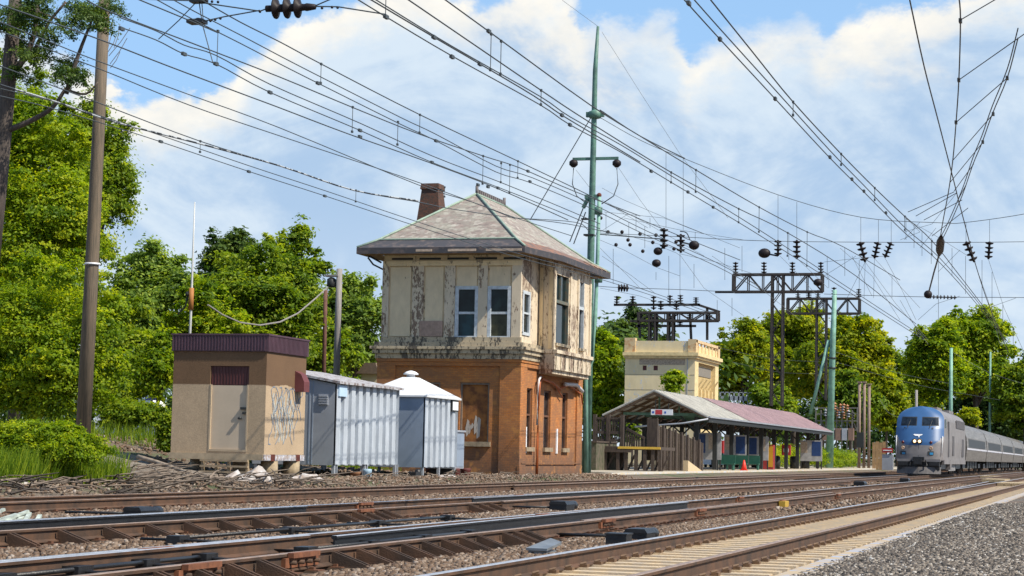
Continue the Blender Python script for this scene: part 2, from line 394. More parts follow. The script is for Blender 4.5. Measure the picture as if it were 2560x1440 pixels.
# braces: slanted ribs against the camera-side of some rails
def brace(T, L, y, w_=.09):
    b_ = MB(); x = -L
    for q in (-.05, .05):
        b_.prism([(x+.045, -.03), (x+.07, -.03), (x+.42, -.155), (x+.42, -.178), (x+.045, -.178)], 'y', y+q-.014, y+q+.014)
    b_.box(x+.045, x+.46, y-.075, y+.075, -.19, -.172)
    return b_
bm_ = {}
for T, L, ys in ((T2, 7.5975, [11+.61*i*1.15 for i in range(10)]+[19.2+.7*i for i in range(8)]+[25.2, 25.7, 26.2]), (T3, 12.1475, [20.6+1.15*i for i in range(10)]+[31.6, 32.1, 32.6, 33.1, 38, 38.7, 39.4])):
    for y in ys:
        if L not in bm_:
            o = brace(T, L, y).build('rail_brace', M_steel, T); bm_[L] = (o, y)
        else:
            o0, y0 = bm_[L]; o = o0.copy(); COL.objects.link(o); o.location = o0.location+Vector((0, y-y0, 0))
# joint bars: bolted blocks on rails
def joint(T, L, y):
    j = MB(); x = -L
    for q in (-1, 1): j.box(x+q*.014, x+q*.06, y-.42, y+.42, -.14, -.045)
    j.box(x+.045, x+.11, y-.34, y+.34, -.045, .004)
    for k in range(4):
        j.mi = 1; j.tube([(x-.09, y-.3+.2*k, -.09), (x+.12, y-.3+.2*k, -.09)], .024, 6); j.mi = 0
    j.build('joint_bar', [M_jrust, M_steel], T)
M_jrust = mat('orange_rust_joint', (.22, .08, .035), .8, 0, .5, 8)
for T, L, px, py in ((T2, 9.1, 372, 1390), (T2, 7.6, 742, 1395), (T2, 7.6, 485, 1420), (T3, 13.65, 905, 1288), (T3, 12.15, 905, 1290), (T3, 13.65, 1290, 1240), (T2, 9.1, 1345, 1290), (T3, 12.15, 1555, 1240), (T2, 7.6, 1510, 1307), (T2, 9.1, 1650, 1262), (T3, 12.15, 1430, 1245), (T3, 12.15, 1670, 1230), (T2, 7.6, 1745, 1280), (T2, 7.6, 1950, 1250), (T2, 9.1, 1845, 1240), (T2, 7.6, 2090, 1232)):
    joint(T, L, PL(px, py, L).y)
y = PL(1952, 1258, 7.55).y
q = MB(); q.box(-7.55, -7.40, y-.3, y+.3, -.17, -.02); q.build('joint_bar', mat('yellow_joint_cover', (.45, .28, .03), .6), T2, label='small yellow insulated joint cover on the rail')
# turnout rails (switch points) lying between the running rails
def sw(T, L, Y0, Y1, f, sh=True, nm='switch_rail', M=M_black):
    rail_mb(L, Y0, Y1, sh, curve=f).build(nm, [M, M_railtop if sh else M_raildull], T)
sw(T2, 9.1, 22, 44, lambda y: .16+.0032*max(0, 40-y)**1.55)
sw(T2, 9.1, 14.5, 22, lambda y: .11, True, 'switch_rail', M_steel)
sw(T3, 13.65, 42, 62, lambda y: .14+.0022*max(0, 62-y)**1.5)
sw(T3, 13.65, 20, 33, lambda y: .11)
sw(T2, 7.6, 30, 62, lambda y: -.13-.0030*max(0, y-36)**1.45, False, 'switch_rail', M_steel)
sw(T3, 12.15, 40, 95, lambda y: .12+.0016*max(0, y-48)**1.5, False, 'switch_rail', M_steel)
sw(T4, 17.8, 60, 130, lambda y: .12+.0009*max(0, y-66)**1.55, False, 'switch_rail', M_steel)
sw(T1, 5.35, 62, 110, lambda y: -.14-.0022*max(0, y-66)**1.45, True, 'switch_rail', M_steel)
# guard plates and rods between rails (greased switch gear)
def box_machine(name, label, x, y, z, s=1.0, rot=0):
    T = thing(name, label, 'switch machine', (x, y, z))
    b_ = MB(); b_.box(x-.24*s, x+.24*s, y-.42*s, y+.42*s, z, z+.16*s); b_.prism([(x-.26*s, z+.16*s), (x+.26*s, z+.16*s), (x+.20*s, z+.25*s), (x-.20*s, z+.25*s)], 'y', y-.45*s, y+.45*s)
    b_.build('casing', M_black, T)
    c_ = MB(); c_.lathe((x+.1*s, y+.45*s, z+.12*s), (0, 1, 0), [(0, .10*s), (.02*s, .13*s), (.4*s, .13*s), (.45*s, .08*s)], 12); c_.build('motor', M_black, T)
    k = MB(); k.box(x-.3*s, x-.05*s, y+.5*s, y+.75*s, z, z+.14*s); k.lathe((x-.15*s, y+.85*s, z+.1*s), (1, 0, 0), [(-.1*s, .09*s), (.1*s, .09*s)], 10); k.build('gear_case', M_black, T)
    r = MB()
    for q in (.05, .3): r.tube([(x-.1*s, y-q*s, z+.06), (x-1.9*s, y-q*s, z+.05)], .022, 6)
    r.build('throw_rod', M_black, T)
    return T
p = PL(350, 1273, 15.6); box_machine('switch_machine', 'long low black switch machine nearest the left edge, in front of the sheds', p.x, p.y, -.2, .68)
p = PL(1405, 1262, 11.0); box_machine('switch_machine', 'black switch machine with a round drum between middle tracks, below the brick tower', p.x, p.y, -.18, .78)
p = PL(1600, 1330, 6.4); box_machine('switch_machine', 'black switch machine beside a square box near the nearest track', p.x, p.y, -.2, .68)
p = PL(2150, 1207, 10.6); box_machine('switch_machine', 'small black switch machine far right, left of the locomotive', p.x, p.y, -.2, 1.0)
p = PL(2262, 1200, 10.6); box_machine('switch_machine', 'small black switch machine directly in front of the locomotive', p.x, p.y, -.2, 1.0)
p = PL(1547, 1345, 6.25)
jb = MB(); jb.box(p.x-.14, p.x+.14, p.y-.17, p.y+.17, -.22, -.05); jb.box(p.x-.155, p.x+.155, p.y-.185, p.y+.185, -.05, -.03)
meta(jb.build('junction_box', M_black, loc=(p.x, p.y, -.22)), 'square dark junction box on the ballast left of a switch machine', 'junction box')
p = PL(1362, 1368, 6.5)
pl = MB(); pl.add([(p.x-.35, p.y-.5, -.15), (p.x+.25, p.y-.55, -.15), (p.x+.3, p.y+.5, -.09), (p.x-.05, p.y+.62, -.05), (p.x-.35, p.y-.5, -.12), (p.x+.25, p.y-.55, -.12), (p.x+.3, p.y+.5, -.06), (p.x-.05, p.y+.62, -.02)], [(0, 1, 2, 3), (4, 5, 6, 7), (0, 1, 5, 4), (1, 2, 6, 5), (2, 3, 7, 6), (3, 0, 4, 7)])
pl.box(p.x-.3, p.x+.2, p.y-.45, p.y+.3, -.24, -.15); pl.v = [(p.x+(a-p.x)*.45, p.y+(c-p.y)*.55, e) for a, c, e in pl.v]
meta(pl.build('cover_plate', mat('grey_steel_plate', (.22, .24, .26), .45, .3, .3, 5), loc=(p.x, p.y, -.22)), 'flat grey steel plate lying between the two nearest tracks', 'steel plate')
# long rods along the rails
def rodset(T, L, Y0, Y1, z=-.12):
    r = MB(); r.tube([(-L, Y0, z), (-L+.05, (Y0+Y1)/2, z+.01), (-L, Y1, z)], .025, 6)
    for k in range(4):
        yy = Y0+(Y1-Y0)*k/3; r.box(-L-.09, -L+.09, yy-.14, yy+.14, z-.08, z+.035)
        r.tube([(-L-.5, yy, z-.02), (-L+.8, yy, z-.02)], .02, 6)
    r.build('operating_rod', M_black, T)
rodset(T3, 10.9, 22.5, 33); rodset(T2, 8.6, 21, 27); rodset(T3, 13.2, 33, 38); rodset(T2, 8.9, 15, 19)
p = PL(30, 1288, 15.0)
sc_ = MB()
for k in range(9):
    a = p.x-.7+.17*k; sc_.bar((a, p.y-.25, -.2+.05*rnd.random()), (a+rnd.uniform(-.25, .25), p.y+.35, -.08+.12*rnd.random()), .06, .04)
meta(sc_.build('scrap_bars', mat('pale_green_scrap', (.5, .56, .5), .6, 0, .5, 9), loc=(p.x, p.y, -.2)), 'heap of pale painted scrap bars beside track at left edge', 'scrap metal')
# timber crossing panels at the right edge
for k, (px, py, L) in enumerate(((2490, 1203, 6.6), (2535, 1212, 4.6), (2480, 1213, 8.3))):
    p = PL(px, py, L); c_ = MB()
    for j in range(4): c_.box(p.x-.68+.35*j, p.x-.68+.35*j+.32, p.y-3.5, p.y+3.5, -.19, -.01)
    meta(c_.build('crossing_panel', mat('bleached_timber', (.42, .32, .19), .9, 0, .4, 4, stretch=(6, .5, 6)), loc=(p.x, p.y, -.19)), ['tan timber crossing panel between the two nearest tracks at right edge', 'tan timber crossing panel inside the nearest track at right edge', 'tan timber crossing panel inside the second track at right edge'][k], 'crossing panel', 'timber crossing panels')
# ---------------------------------------------------------------- foliage
def leafmat(name, ca, cb, cc, tr=.5):
    M = bpy.data.materials.new(name); M.use_nodes = True; t = NT(M.node_tree); N = M.node_tree.nodes
    b = N['Principled BSDF']; b.inputs['Roughness'].default_value = .55; b.inputs['Specular IOR Level'].default_value = .25
    at = t.n('ShaderNodeAttribute', attribute_name='tint')
    c = t.ramp(at.outputs['Fac'], [(0, ca), (.5, cb), (1, cc)])
    t.l(c, b.inputs['Base Color'])
    tl = t.n('ShaderNodeBsdfTranslucent'); t.l(t.mix(1.0, c, (1.6, 1.5, .6), 'MULTIPLY'), tl.inputs[0])
    mx = t.n('ShaderNodeMixShader', _0=tr); t.l(b.outputs[0], mx.inputs[1]); t.l(tl.outputs[0], mx.inputs[2])
    t.l(mx.outputs[0], N['Material Output'].inputs[0]); return M
LF = {'yellow': leafmat('yellow_green_leaves', (.10, .17, .008), (.27, .33, .012), (.46, .45, .02), .55),
      'bright': leafmat('bright_green_leaves', (.075, .15, .008), (.22, .32, .012), (.44, .48, .02), .55),
      'mid': leafmat('mid_green_leaves', (.06, .12, .01), (.16, .25, .016), (.33, .39, .025)),
      'dark': leafmat('dark_green_leaves', (.025, .06, .014), (.06, .11, .02), (.13, .19, .03), .35),
      'blue': leafmat('soft_blue_green_leaves', (.09, .16, .03), (.20, .30, .05), (.36, .44, .07))}
cam_xy = np.array([0., 0., CH])
def leaves(name, lobes, n, s, kind, parent, flat=.0, seed=1):
    n = int(n*2.0); s = s*.62
    g = np.random.default_rng(seed); vs = []; ti = []
    vol = np.array([(a[3]*a[4]*a[5])**(2/3) for a in lobes]); cnt = np.maximum(30, (n*vol/vol.sum()).astype(int))
    for (x, y, z, rx, ry, rz), k in zip(lobes, cnt):
        # clumps of leaves spread over and just inside the lobe
        nc = max(8, k//34); d = g.normal(size=(nc, 3)); d /= np.linalg.norm(d, axis=1)[:, None]
        d[:, 2] = np.where(d[:, 2] < -.5, -d[:, 2], d[:, 2])
        rr = (g.uniform(.35, 1.12, nc)+g.exponential(.10, nc))[:, None]; cc = d*rr*np.array([rx, ry, rz])
        ct = np.clip(g.normal(g.uniform(.3, .6), .24, nc), 0, 1); cs = g.uniform(.45, 1.5, nc)[:, None]
        idx = g.integers(0, nc, k); sg = .17*(rx+ry+rz)/3+s*.8
        p = cc[idx]+g.normal(size=(k, 3))*np.array([sg*1.05, sg*1.05, sg*.5])*cs[idx]; p[:, 2] -= .35*(p[:, 0]**2+p[:, 1]**2)/(rx+ry)*.3
        nn = d[idx]*.9+g.normal(size=(k, 3))*.55+np.array([0, 0, .5]); nn /= np.linalg.norm(nn, axis=1)[:, None]
        u = np.cross(nn, g.normal(size=(k, 3))); u /= np.linalg.norm(u, axis=1)[:, None]+1e-6; v = np.cross(nn, u)
        ss = s*g.uniform(.6, 1.35, k)[:, None]; c = p+np.array([x, y, z])
        bend = nn*ss*.25
        q = np.stack([c-u*ss, c+v*ss*.55+bend, c+u*ss, c-v*ss*.55+bend], 1)
        vs.append(q.reshape(-1, 3)); t_ = np.clip(ct[idx]+g.normal(0, .13, k), 0, 1); ti.append(np.repeat(t_, 4))
    v = np.concatenate(vs); off = wloc(parent) if parent else Vector((0, 0, 0)); v = v-np.array(off)
    return rawmesh(name, v, np.arange(len(v)), 4, np.concatenate(ti), LF[kind], parent)
def tree(label, px0, px1, py0, py1, Y, kind, n=14000, s=.16, nl=16, gbase=None, seed=1, round_=.75, name='tree', trunk=True, group=None, depth=.8):
    a = PY(px0, (py0+py1)/2, Y); b_ = PY(px1, (py0+py1)/2, Y); tp = PY((px0+px1)/2, py0, Y); bt = PY((px0+px1)/2, py1, Y)
    cx = (a.x+b_.x)/2; hw = abs(b_.x-a.x)/2; z0, z1 = bt.z, tp.z; cz = (z0+z1)/2; hh = (z1-z0)/2
    gzz = gz(-cx, Y) if gbase is None else gbase
    T = thing(name, label, 'tree' if name != 'bush' else 'bush', (cx, Y, gzz), group)
    r = random.Random(seed); lobes = []; nl = int(nl*1.7)
    for i in range(nl):
        a_ = 2*math.pi*i/nl+r.uniform(-.4, .4); e = r.uniform(-.95, .98); q = math.sqrt(max(.05, 1-e*e*round_)); k = r.uniform(.45, .84)
        rr = r.uniform(.13, .36)
        lx = cx+math.cos(a_)*hw*k*q; ly = Y+math.sin(a_)*hw*k*q*depth; lz = cz+e*hh*.72
        lobes.append((lx, ly, lz, hw*rr, hw*rr*depth, min(hh*.45, hw*rr*.8)))
    lobes.append((cx, Y, cz, hw*.6, hw*.6*depth, hh*.62)); lobes.append((cx+r.uniform(-.3, .3)*hw, Y, z1-hh*.22, hw*.24, hw*.24*depth, hh*.24))
    for i in range(nl):
        a_ = r.uniform(0, 2*math.pi); e = r.uniform(-.5, 1.0); q = math.sqrt(max(.05, 1-e*e*.85)); k = r.uniform(.84, 1.03); rr = r.uniform(.05, .12)
        lobes.append((cx+math.cos(a_)*hw*k*q, Y+math.sin(a_)*hw*k*q*depth, cz+e*hh*.93, hw*rr*r.uniform(.8, 1.8), hw*rr*depth, hh*rr*r.uniform(.8, 1.7)))
    leaves('crown', lobes, n, s, kind, T, seed=seed)
    if trunk:
        m_ = MB(); th = max(.1, hw*.07)
        m_.tube([(cx, Y, gzz-.3), (cx+th*.6, Y, (gzz+cz)/2), (cx, Y, cz)], th, 8, th*.55)
        m_.build('trunk', M_bark, T)
        for l in lobes[:max(5, nl//3)]:
            m2 = MB(); m2.tube([(cx, Y, gzz+(cz-gzz)*.55), ((cx+l[0])/2, (Y+l[1])/2, (cz*.5+l[2]*.5)-.2*hh), (l[0], l[1], l[2])], th*.45, 6, th*.1); m2.build('limb', M_bark, T)
    return T
# ---------------------------------------------------------------- wall helper (real openings)
def wall(mb, axis, plane, a0, a1, z0, z1, holes, depth, sgn):
    A = sorted({a0, a1}|{h[0] for h in holes}|{h[1] for h in holes}); Z = sorted({z0, z1}|{h[2] for h in holes}|{h[3] for h in holes})
    mk = (lambda a, d, z: (a, plane-sgn*d, z)) if axis == 'y' else (lambda a, d, z: (plane-sgn*d, a, z))
    for i in range(len(A)-1):
        for j in range(len(Z)-1):
            ca, cz_ = (A[i]+A[i+1])/2, (Z[j]+Z[j+1])/2
            if any(h[0] < ca < h[1] and h[2] < cz_ < h[3] for h in holes): continue
            mb.add([mk(A[i], 0, Z[j]), mk(A[i+1], 0, Z[j]), mk(A[i+1], 0, Z[j+1]), mk(A[i], 0, Z[j+1])], [(0, 1, 2, 3)])
    for h in holes:
        for (p, q) in (((h[0], h[2]), (h[1], h[2])), ((h[1], h[2]), (h[1], h[3])), ((h[1], h[3]), (h[0], h[3])), ((h[0], h[3]), (h[0], h[2]))):
            mb.add([mk(p[0], 0, p[1]), mk(q[0], 0, q[1]), mk(q[0], depth, q[1]), mk(p[0], depth, p[1])], [(0, 1, 2, 3)])
# ---------------------------------------------------------------- brown hut on piers
def twotone(name, top, bot, zz, amp):
    M = bpy.data.materials.new(name); M.use_nodes = True; t = NT(M.node_tree); b = M.node_tree.nodes['Principled BSDF']
    g = t.n('ShaderNodeNewGeometry'); P = g.outputs['Position']; sp = t.n('ShaderNodeSeparateXYZ'); t.l(P, sp.inputs[0])
    sep2 = t.n('ShaderNodeSeparateXYZ'); t.l(g.outputs['Normal'], sep2.inputs[0])
    am = t.math('MULTIPLY', t.math('GREATER_THAN', sep2.outputs[0], .5), amp)
    h = t.math('ADD', sp.outputs[2], t.math('MULTIPLY', t.math('SUBTRACT', t.noise(P, 1.3, 3), .5), am))
    f = t.mapr(h, zz-.015, zz+.015, 0, 1)
    gr = t.mapr(t.noise(P, 28, 4, .7), .3, .7, .78, 1.15); st = t.mapr(t.noise(P, 1.2, 6, .7), .35, .7, 1.0, .82)
    c = t.mix(f, bot, top); c2 = t.mix(1.0, c, t.mix(1.0, gr, st, 'MULTIPLY'), 'MULTIPLY')
    t.l(c2, b.inputs['Base Color']); b.inputs['Roughness'].default_value = .9
    bp = t.n('ShaderNodeBump', i_Strength=.5, i_Distance=.01); t.l(t.noise(P, 60, 3), bp.inputs['Height']); t.l(bp.outputs[0], b.inputs['Normal'])
    return M
x0, x1, y0, y1 = -27.05, -24.0, 55.12, 58.2
HUT = thing('equipment_hut', 'brown and tan windowless equipment hut with purple roof band and graffiti', 'hut', (-25.5, 56.6, .1))
M_hut = twotone('aggregate_panels', (.155, .088, .045), (.46, .34, .22), 2.86, .28)
b_ = MB(); dx0, dx1 = -25.82, -24.56
wall(b_, 'y', y0, x0, x1, .8, 3.87, [(dx0, dx1, .92, 3.42)], .12, -1)
wall(b_, 'x', x1, y0, y1, .8, 3.87, [], 0, 1); b_.add([(x0, y0, .8), (x0, y1, .8), (x0, y1, 3.87), (x0, y0, 3.87)], [(0, 1, 2, 3)]); b_.add([(x0, y1, .8), (x1, y1, .8), (x1, y1, 3.87), (x0, y1, 3.87)], [(0, 1, 2, 3)])
for a in (-26.1, -24.3): pass
b_.build('wall', M_hut, HUT, fix=False)
b_ = MB(); b_.box(x0, x1, y0, y1, .74, .8); b_.box(x0-.03, x1-.02, y0-.05, y0+.1, .62, .80); b_.box(x0-.03, x0+.15, y0+.1, y1, .62, .74); b_.build('floor_beam', mat('tan_beam', (.42, .33, .22), .85, 0, .3, 5), HUT)
b_ = MB(); b_.box(x1-.16, x1+.03, y0-.02, y1, .62, .79)
b_.mi = 1
for yy in (55.75, 57.7): b_.box(x1+.0, x1+.05, yy-.18, yy+.1, .6, .8)
b_.build('floor_beam', [mat('peeling_white_beam', (.62, .64, .70), .8, 0, .6, 9, col2=(.32, .22, .16)), M_rustred], HUT, label='white flaking beam under the track side wall')
b_ = MB(); ov = .05
b_.box(x0-ov, x1+ov, y0-ov, y1+ov, 3.86, 4.34); b_.box(x0-ov-.03, x1+ov+.03, y0-ov-.03, y1+ov+.03, 4.34, 4.39)
n = int((x1-x0+2*ov)/.1)
for i in range(n): b_.box(x0-ov+.1*i+.02, x0-ov+.1*i+.06, y0-ov-.018, y0-ov, 3.88, 4.34)
for i in range(int((y1-y0+2*ov)/.1)): b_.box(x1+ov, x1+ov+.018, y0-ov+.1*i+.02, y0-ov+.1*i+.06, 3.88, 4.34)
b_.build('roof_band', mat('purple_brown_metal', (.085, .042, .06), .6, .0, .25, 2), HUT)
b_ = MB(); b_.box(dx0+.02, dx1-.02, y0+.05, y0+.1, .92, 2.84); DO = b_.build('door', mat('light_tan_door', (.52, .42, .31), .75, 0, .12, 1.5), HUT)
b_ = MB(); b_.box(dx0, dx0+.05, y0-.012, y0+.06, .92, 2.86); b_.box(dx1-.05, dx1, y0-.012, y0+.06, .92, 2.86); b_.box(dx0, dx1, y0-.014, y0+.06, .86, .925); b_.build('frame', M_hutframe if 'M_hutframe' in globals() else mat('tan_door_frame', (.40, .31, .21), .8), DO)
b_ = MB(); b_.box(dx1-.24, dx1-.06, y0-.03, y0+.05, 2.12, 2.19); b_.box(dx1-.17, dx1-.1, y0-.04, y0+.05, 1.98, 2.05); b_.tube([(dx1-.3, y0-.02, 1.86), (dx1-.2, y0-.02, 1.86)], .035, 8); b_.build('handle', M_dark, DO)
b_ = MB(); b_.box(dx0+.005, dx1-.005, y0+.06, y0+.09, 2.85, 3.42)
for i in range(12): b_.box(dx0+.03+.1*i, dx0+.06+.1*i, y0+.045, y0+.06, 2.86, 3.41)
b_.build('transom_panel', mat('maroon_panel', (.085, .022, .022), .6, 0, .25, 3), HUT)
b_ = MB(); ya = PL(738, 940, 24).y; b_.prism([(x1, 3.3), (x1, 3.38), (x1+.2, 3.28), (x1+.31, 3.05), (x1+.31, 2.74), (x1, 2.74)], 'y', ya-.02, ya+.42); b_.build('vent_hood', mat('maroon_hood', (.15, .04, .04), .6, 0, .3, 3), HUT)
# graffiti: scrawl of thin painted strokes, blue grey outline with pale fill (unreadable in the photo)
b_ = MB(); r = random.Random(5)
def stroke(mb, pts, w_, x=x1+.006):
    for k in range(len(pts)-1):
        (ya, za), (yb, zb) = pts[k], pts[k+1]; d = math.hypot(yb-ya, zb-za) or 1; ny, nz = -(zb-za)/d*w_/2, (yb-ya)/d*w_/2
        mb.add([(x, ya-ny, za-nz), (x, yb-ny, zb-nz), (x, yb+ny, zb+nz), (x, ya+ny, za+nz)], [(0, 1, 2, 3)])
yb0 = y0+.1
def G(u, v): return (y0+3.05*u, .8+3.07*v)
for u, v0, v1 in ((.20, .34, .60), (.27, .16, .56), (.34, .12, .52), (.40, .14, .60), (.48, .11, .58), (.56, .16, .62), (.62, .18, .55), (.68, .26, .5)):
    stroke(b_, [G(u+.03*math.sin(k*1.7+u*20), v0+(v1-v0)*k/5) for k in range(6)], .09)
b_.build('graffiti_fill', mat('pale_spray_paint', (.46, .45, .40), .8, 0, .3, 12), HUT, fix=False)
b_ = MB()
for i in range(20):
    u = .14+.7*(i/20); v = .2+.4*abs(math.sin(i*1.9)); pts = [G(u+.05*math.sin(k*1.3+i), min(.66, max(.1, v+.07*(k-2.5)*(1 if i % 2 else -1)+.02*math.cos(k*2+i)))) for k in range(6)]
    stroke(b_, pts, .03, x1+.010)
stroke(b_, [G(.78, .62), G(.9, .72), G(.93, .6), G(.82, .55), G(.8, .5), G(.88, .42), G(.9, .35)], .03, x1+.010)
b_.build('graffiti_outline', mat('blue_grey_spray_paint', (.20, .26, .34), .8, 0, .3, 12), HUT, fix=False)
for k, (px, py) in enumerate(((680, 1190), (735, 1185))):
    yy = PL(px, py, 24.1).y
    b_ = MB(); b_.cyl(-24.2, yy, .02, .6, .26, 20); b_.build('pier', mat('tan_concrete_pier', (.36, .28, .18), .9, 0, .4, 6, .3, 30), HUT)
for px in (452, 560):
    X = PY(px, 1150, y0+.3).x; b_ = MB(); b_.cyl(X, y0+1.4, .1, .62, .2, 14); b_.build('pier', M_conc, HUT)
P0 = thing('timber_pallet', 'tan wooden pallet leaning under the brown hut', 'pallet', (-25.3, 55.0, .2))
b_ = MB()
for k in range(3): b_.box(-26.0, -24.45, 54.95, 55.02, .22+.17*k, .28+.17*k)
b_.build('slat', mat('tan_pallet_wood', (.33, .25, .16), .85, 0, .3, 6), P0)
for X in (-25.95, -25.5, -25.1, -24.5):
    b_ = MB(); b_.box(X-.04, X+.04, 55.03, 55.12, .1, .62); b_.build('bearer', MATS['tan_pallet_wood'], P0)
# ---------------------------------------------------------------- corrugated metal shelters
M_corr = mat('white_corrugated_metal', (.50, .545, .60), .5, .1, .25, 2.5, stretch=(1, 1, .3))
M_gsteel = mat('grey_galvanised_panel', (.36, .38, .42), .55, .2, .15, 1.5)
M_bluepanel = mat('blue_grey_panel', (.29, .35, .44), .55, .2, .15, 1.5)
M_roofsl = mat('worn_shingle_roof', (.40, .40, .42), .8, 0, .5, 5, .5, 30, col2=(.16, .12, .11), lo=.45, hi=.6)
def corrugated(T, x, ya, yb, z0, z1, nr):
    c_ = MB(); w_ = (yb-ya)/nr; pr = []
    for i in range(nr):
        a = ya+i*w_; pr += [(x, a), (x, a+.52*w_), (x-.11, a+.60*w_), (x-.11, a+.985*w_)]
    pr.append((x, yb)); n = len(pr)
    vs = [(p[0], p[1], z0) for p in pr]+[(p[0], p[1], z1(p[1]) if callable(z1) else z1) for p in pr]
    c_.add(vs, [(i, i+1, n+i+1, n+i) for i in range(n-1)]); return c_.build('corrugated_side', M_corr, T, fix=False)
S1 = thing('metal_shelter', 'grey metal shelter with white corrugated side, louvre and shingled roof, beside the brown hut', 'metal shelter', (-25.3, 63.8, .1), 'metal signal shelters on legs')
sx0, sx1, sy0, sy1 = -26.9, -24.0, 60.85, 66.9
corrugated(S1, sx1, sy0+.05, sy1, .5, 3.13, 9)
b_ = MB(); b_.add([(sx0, sy0, .5), (sx1, sy0, .5), (sx1, sy0, 3.1), (sx0, sy0, 3.62)], [(0, 1, 2, 3)]); b_.box(sx1-.05, sx1+.01, sy0, sy0+.05, .5, 3.13); b_.add([(sx0, sy0, .5), (sx0, sy1, .5), (sx0, sy1, 3.62), (sx0, sy0, 3.62)], [(0, 1, 2, 3)]); b_.add([(sx0, sy1, .5), (sx1, sy1, .5), (sx1, sy1, 3.1), (sx0, sy1, 3.62)], [(0, 1, 2, 3)]); b_.box(sx0, sx1-.08, sy0, sy1, .47, .5)
b_.build('wall', M_gsteel, S1, fix=False)
b_ = MB(); b_.box(-24.95, -24.91, sy0-.012, sy0, .5, 3.25); b_.box(-24.83, -24.80, sy0-.012, sy0, .5, 3.2); b_.build('panel_seam', M_bluepanel, S1)
b_ = MB(); b_.box(-24.62, -24.28, sy0-.03, sy0, 2.42, 2.78)
for k in range(4): b_.box(-24.6, -24.3, sy0-.06, sy0-.03, 2.45+.08*k, 2.49+.08*k)
b_.build('louvre', M_gsteel, S1)
b_ = MB(); b_.add([(sx0-.1, sy0-.1, 3.66), (sx1+.14, sy0-.1, 3.12), (sx1+.14, sy1+.1, 3.12), (sx0-.1, sy1+.1, 3.66), (sx0-.1, sy0-.1, 3.74), (sx1+.14, sy0-.1, 3.20), (sx1+.14, sy1+.1, 3.20), (sx0-.1, sy1+.1, 3.74)], [(0, 3, 2, 1), (4, 5, 6, 7), (0, 1, 5, 4), (1, 2, 6, 5), (2, 3, 7, 6), (3, 0, 4, 7)])
b_.build('roof', M_roofsl, S1)
b_ = MB(); b_.box(sx1+.0, sx1+.05, sy0+.12, sy0+.82, 2.72, 3.08); b_.build('sign_plate', mat('pale_blue_plate', (.42, .56, .70), .6), S1)
for yy in (sy0+.1, sy0+2.9, sy1-.1):
    for X in (sx1-.08, sx0+.1):
        b_ = MB(); b_.box(X-.05, X+.05, yy-.05, yy+.05, 0.0, .5); b_.box(X-.05, X+.05, yy+.18, yy+.24, .1, .5); b_.build('leg', M_gsteel, S1)
S2 = thing('metal_shelter', 'white metal shelter with a pyramid roof and mushroom vent, nearest the brick tower', 'metal shelter', (-25, 70.6, .1), 'metal signal shelters on legs')
ux0, ux1, uy0, uy1 = -26.1, -23.6, 68.55, 72.4
corrugated(S2, ux1, uy0+.05, uy1, .42, 3.0, 6)
b_ = MB(); b_.add([(ux0, uy0, .42), (ux1, uy0, .42), (ux1, uy0, 3.0), (ux0, uy0, 3.0)], [(0, 1, 2, 3)]); b_.box(ux1-.05, ux1+.01, uy0, uy0+.05, .42, 3.0); b_.box(-24.9, -24.86, uy0-.01, uy0, .42, 3.0); b_.add([(ux0, uy0, .42), (ux0, uy1, .42), (ux0, uy1, 3), (ux0, uy0, 3)], [(0, 1, 2, 3)]); b_.add([(ux0, uy1, .42), (ux1, uy1, .42), (ux1, uy1, 3), (ux0, uy1, 3)], [(0, 1, 2, 3)]); b_.box(ux0, ux1-.08, uy0, uy1, .4, .42)
b_.build('wall', M_bluepanel, S2, fix=False)
ap = ((ux0+ux1)/2, (uy0+uy1)/2); q = .1; zt = 3.72
b_ = MB(); b_.add([(ux0-q, uy0-q, 3.0), (ux1+q, uy0-q, 3.0), (ux1+q, uy1+q, 3.0), (ux0-q, uy1+q, 3.0), (ap[0]-.25, ap[1]-.25, zt), (ap[0]+.25, ap[1]-.25, zt), (ap[0]+.25, ap[1]+.25, zt), (ap[0]-.25, ap[1]+.25, zt)], [(0, 3, 2, 1), (4, 5, 6, 7), (0, 1, 5, 4), (1, 2, 6, 5), (2, 3, 7, 6), (3, 0, 4, 7)]); b_.box(ux0-q, ux1+q, uy0-q, uy1+q, 2.94, 3.0)
b_.build('roof', mat('white_metal_roof', (.70, .71, .72), .5, .1, .15, 3), S2)
b_ = MB(); b_.lathe((ap[0], ap[1], zt), (0, 0, 1), [(-.02, .16), (.10, .16), (.10, .28), (.14, .28), (.21, .18), (.25, .05)], 18); b_.build('roof_vent', M_white, S2)
b_ = MB(); b_.box(ux1, ux1+.05, uy1-.85, uy1-.1, 2.5, 2.92); b_.mi = 1; b_.box(ux1+.05, ux1+.06, uy1-.8, uy1-.15, 2.55, 2.87); b_.build('sign_plate', [M_dark, M_white], S2)
for yy in (uy0+.08, uy0+1.9, uy1-.1):
    for X in (ux1-.08, ux0+.1):
        b_ = MB(); b_.box(X-.05, X+.05, yy-.05, yy+.05, -.05, .42); b_.build('leg', M_gsteel, S2)
p = PL(1135, 1165, 24.2)
S3 = thing('relay_cabinet', 'small grey relay cabinet against the brick tower, behind the pyramid roofed shelter', 'cabinet', (-24.4, 73.4, .1))
b_ = MB(); b_.box(-25.0, -23.9, 72.95, 74.2, .35, 1.75); b_.box(-25.05, -23.85, 72.9, 74.25, 1.75, 1.82); b_.build('casing', M_gsteel, S3)
b_ = MB(); b_.box(-23.9, -23.88, 73.05, 74.1, .42, 1.68); b_.build('door', M_bluepanel, S3)
b_ = MB(); b_.box(-24.9, -24.0, 73, 74.1, .0, .35); b_.build('base', M_dark, S3)
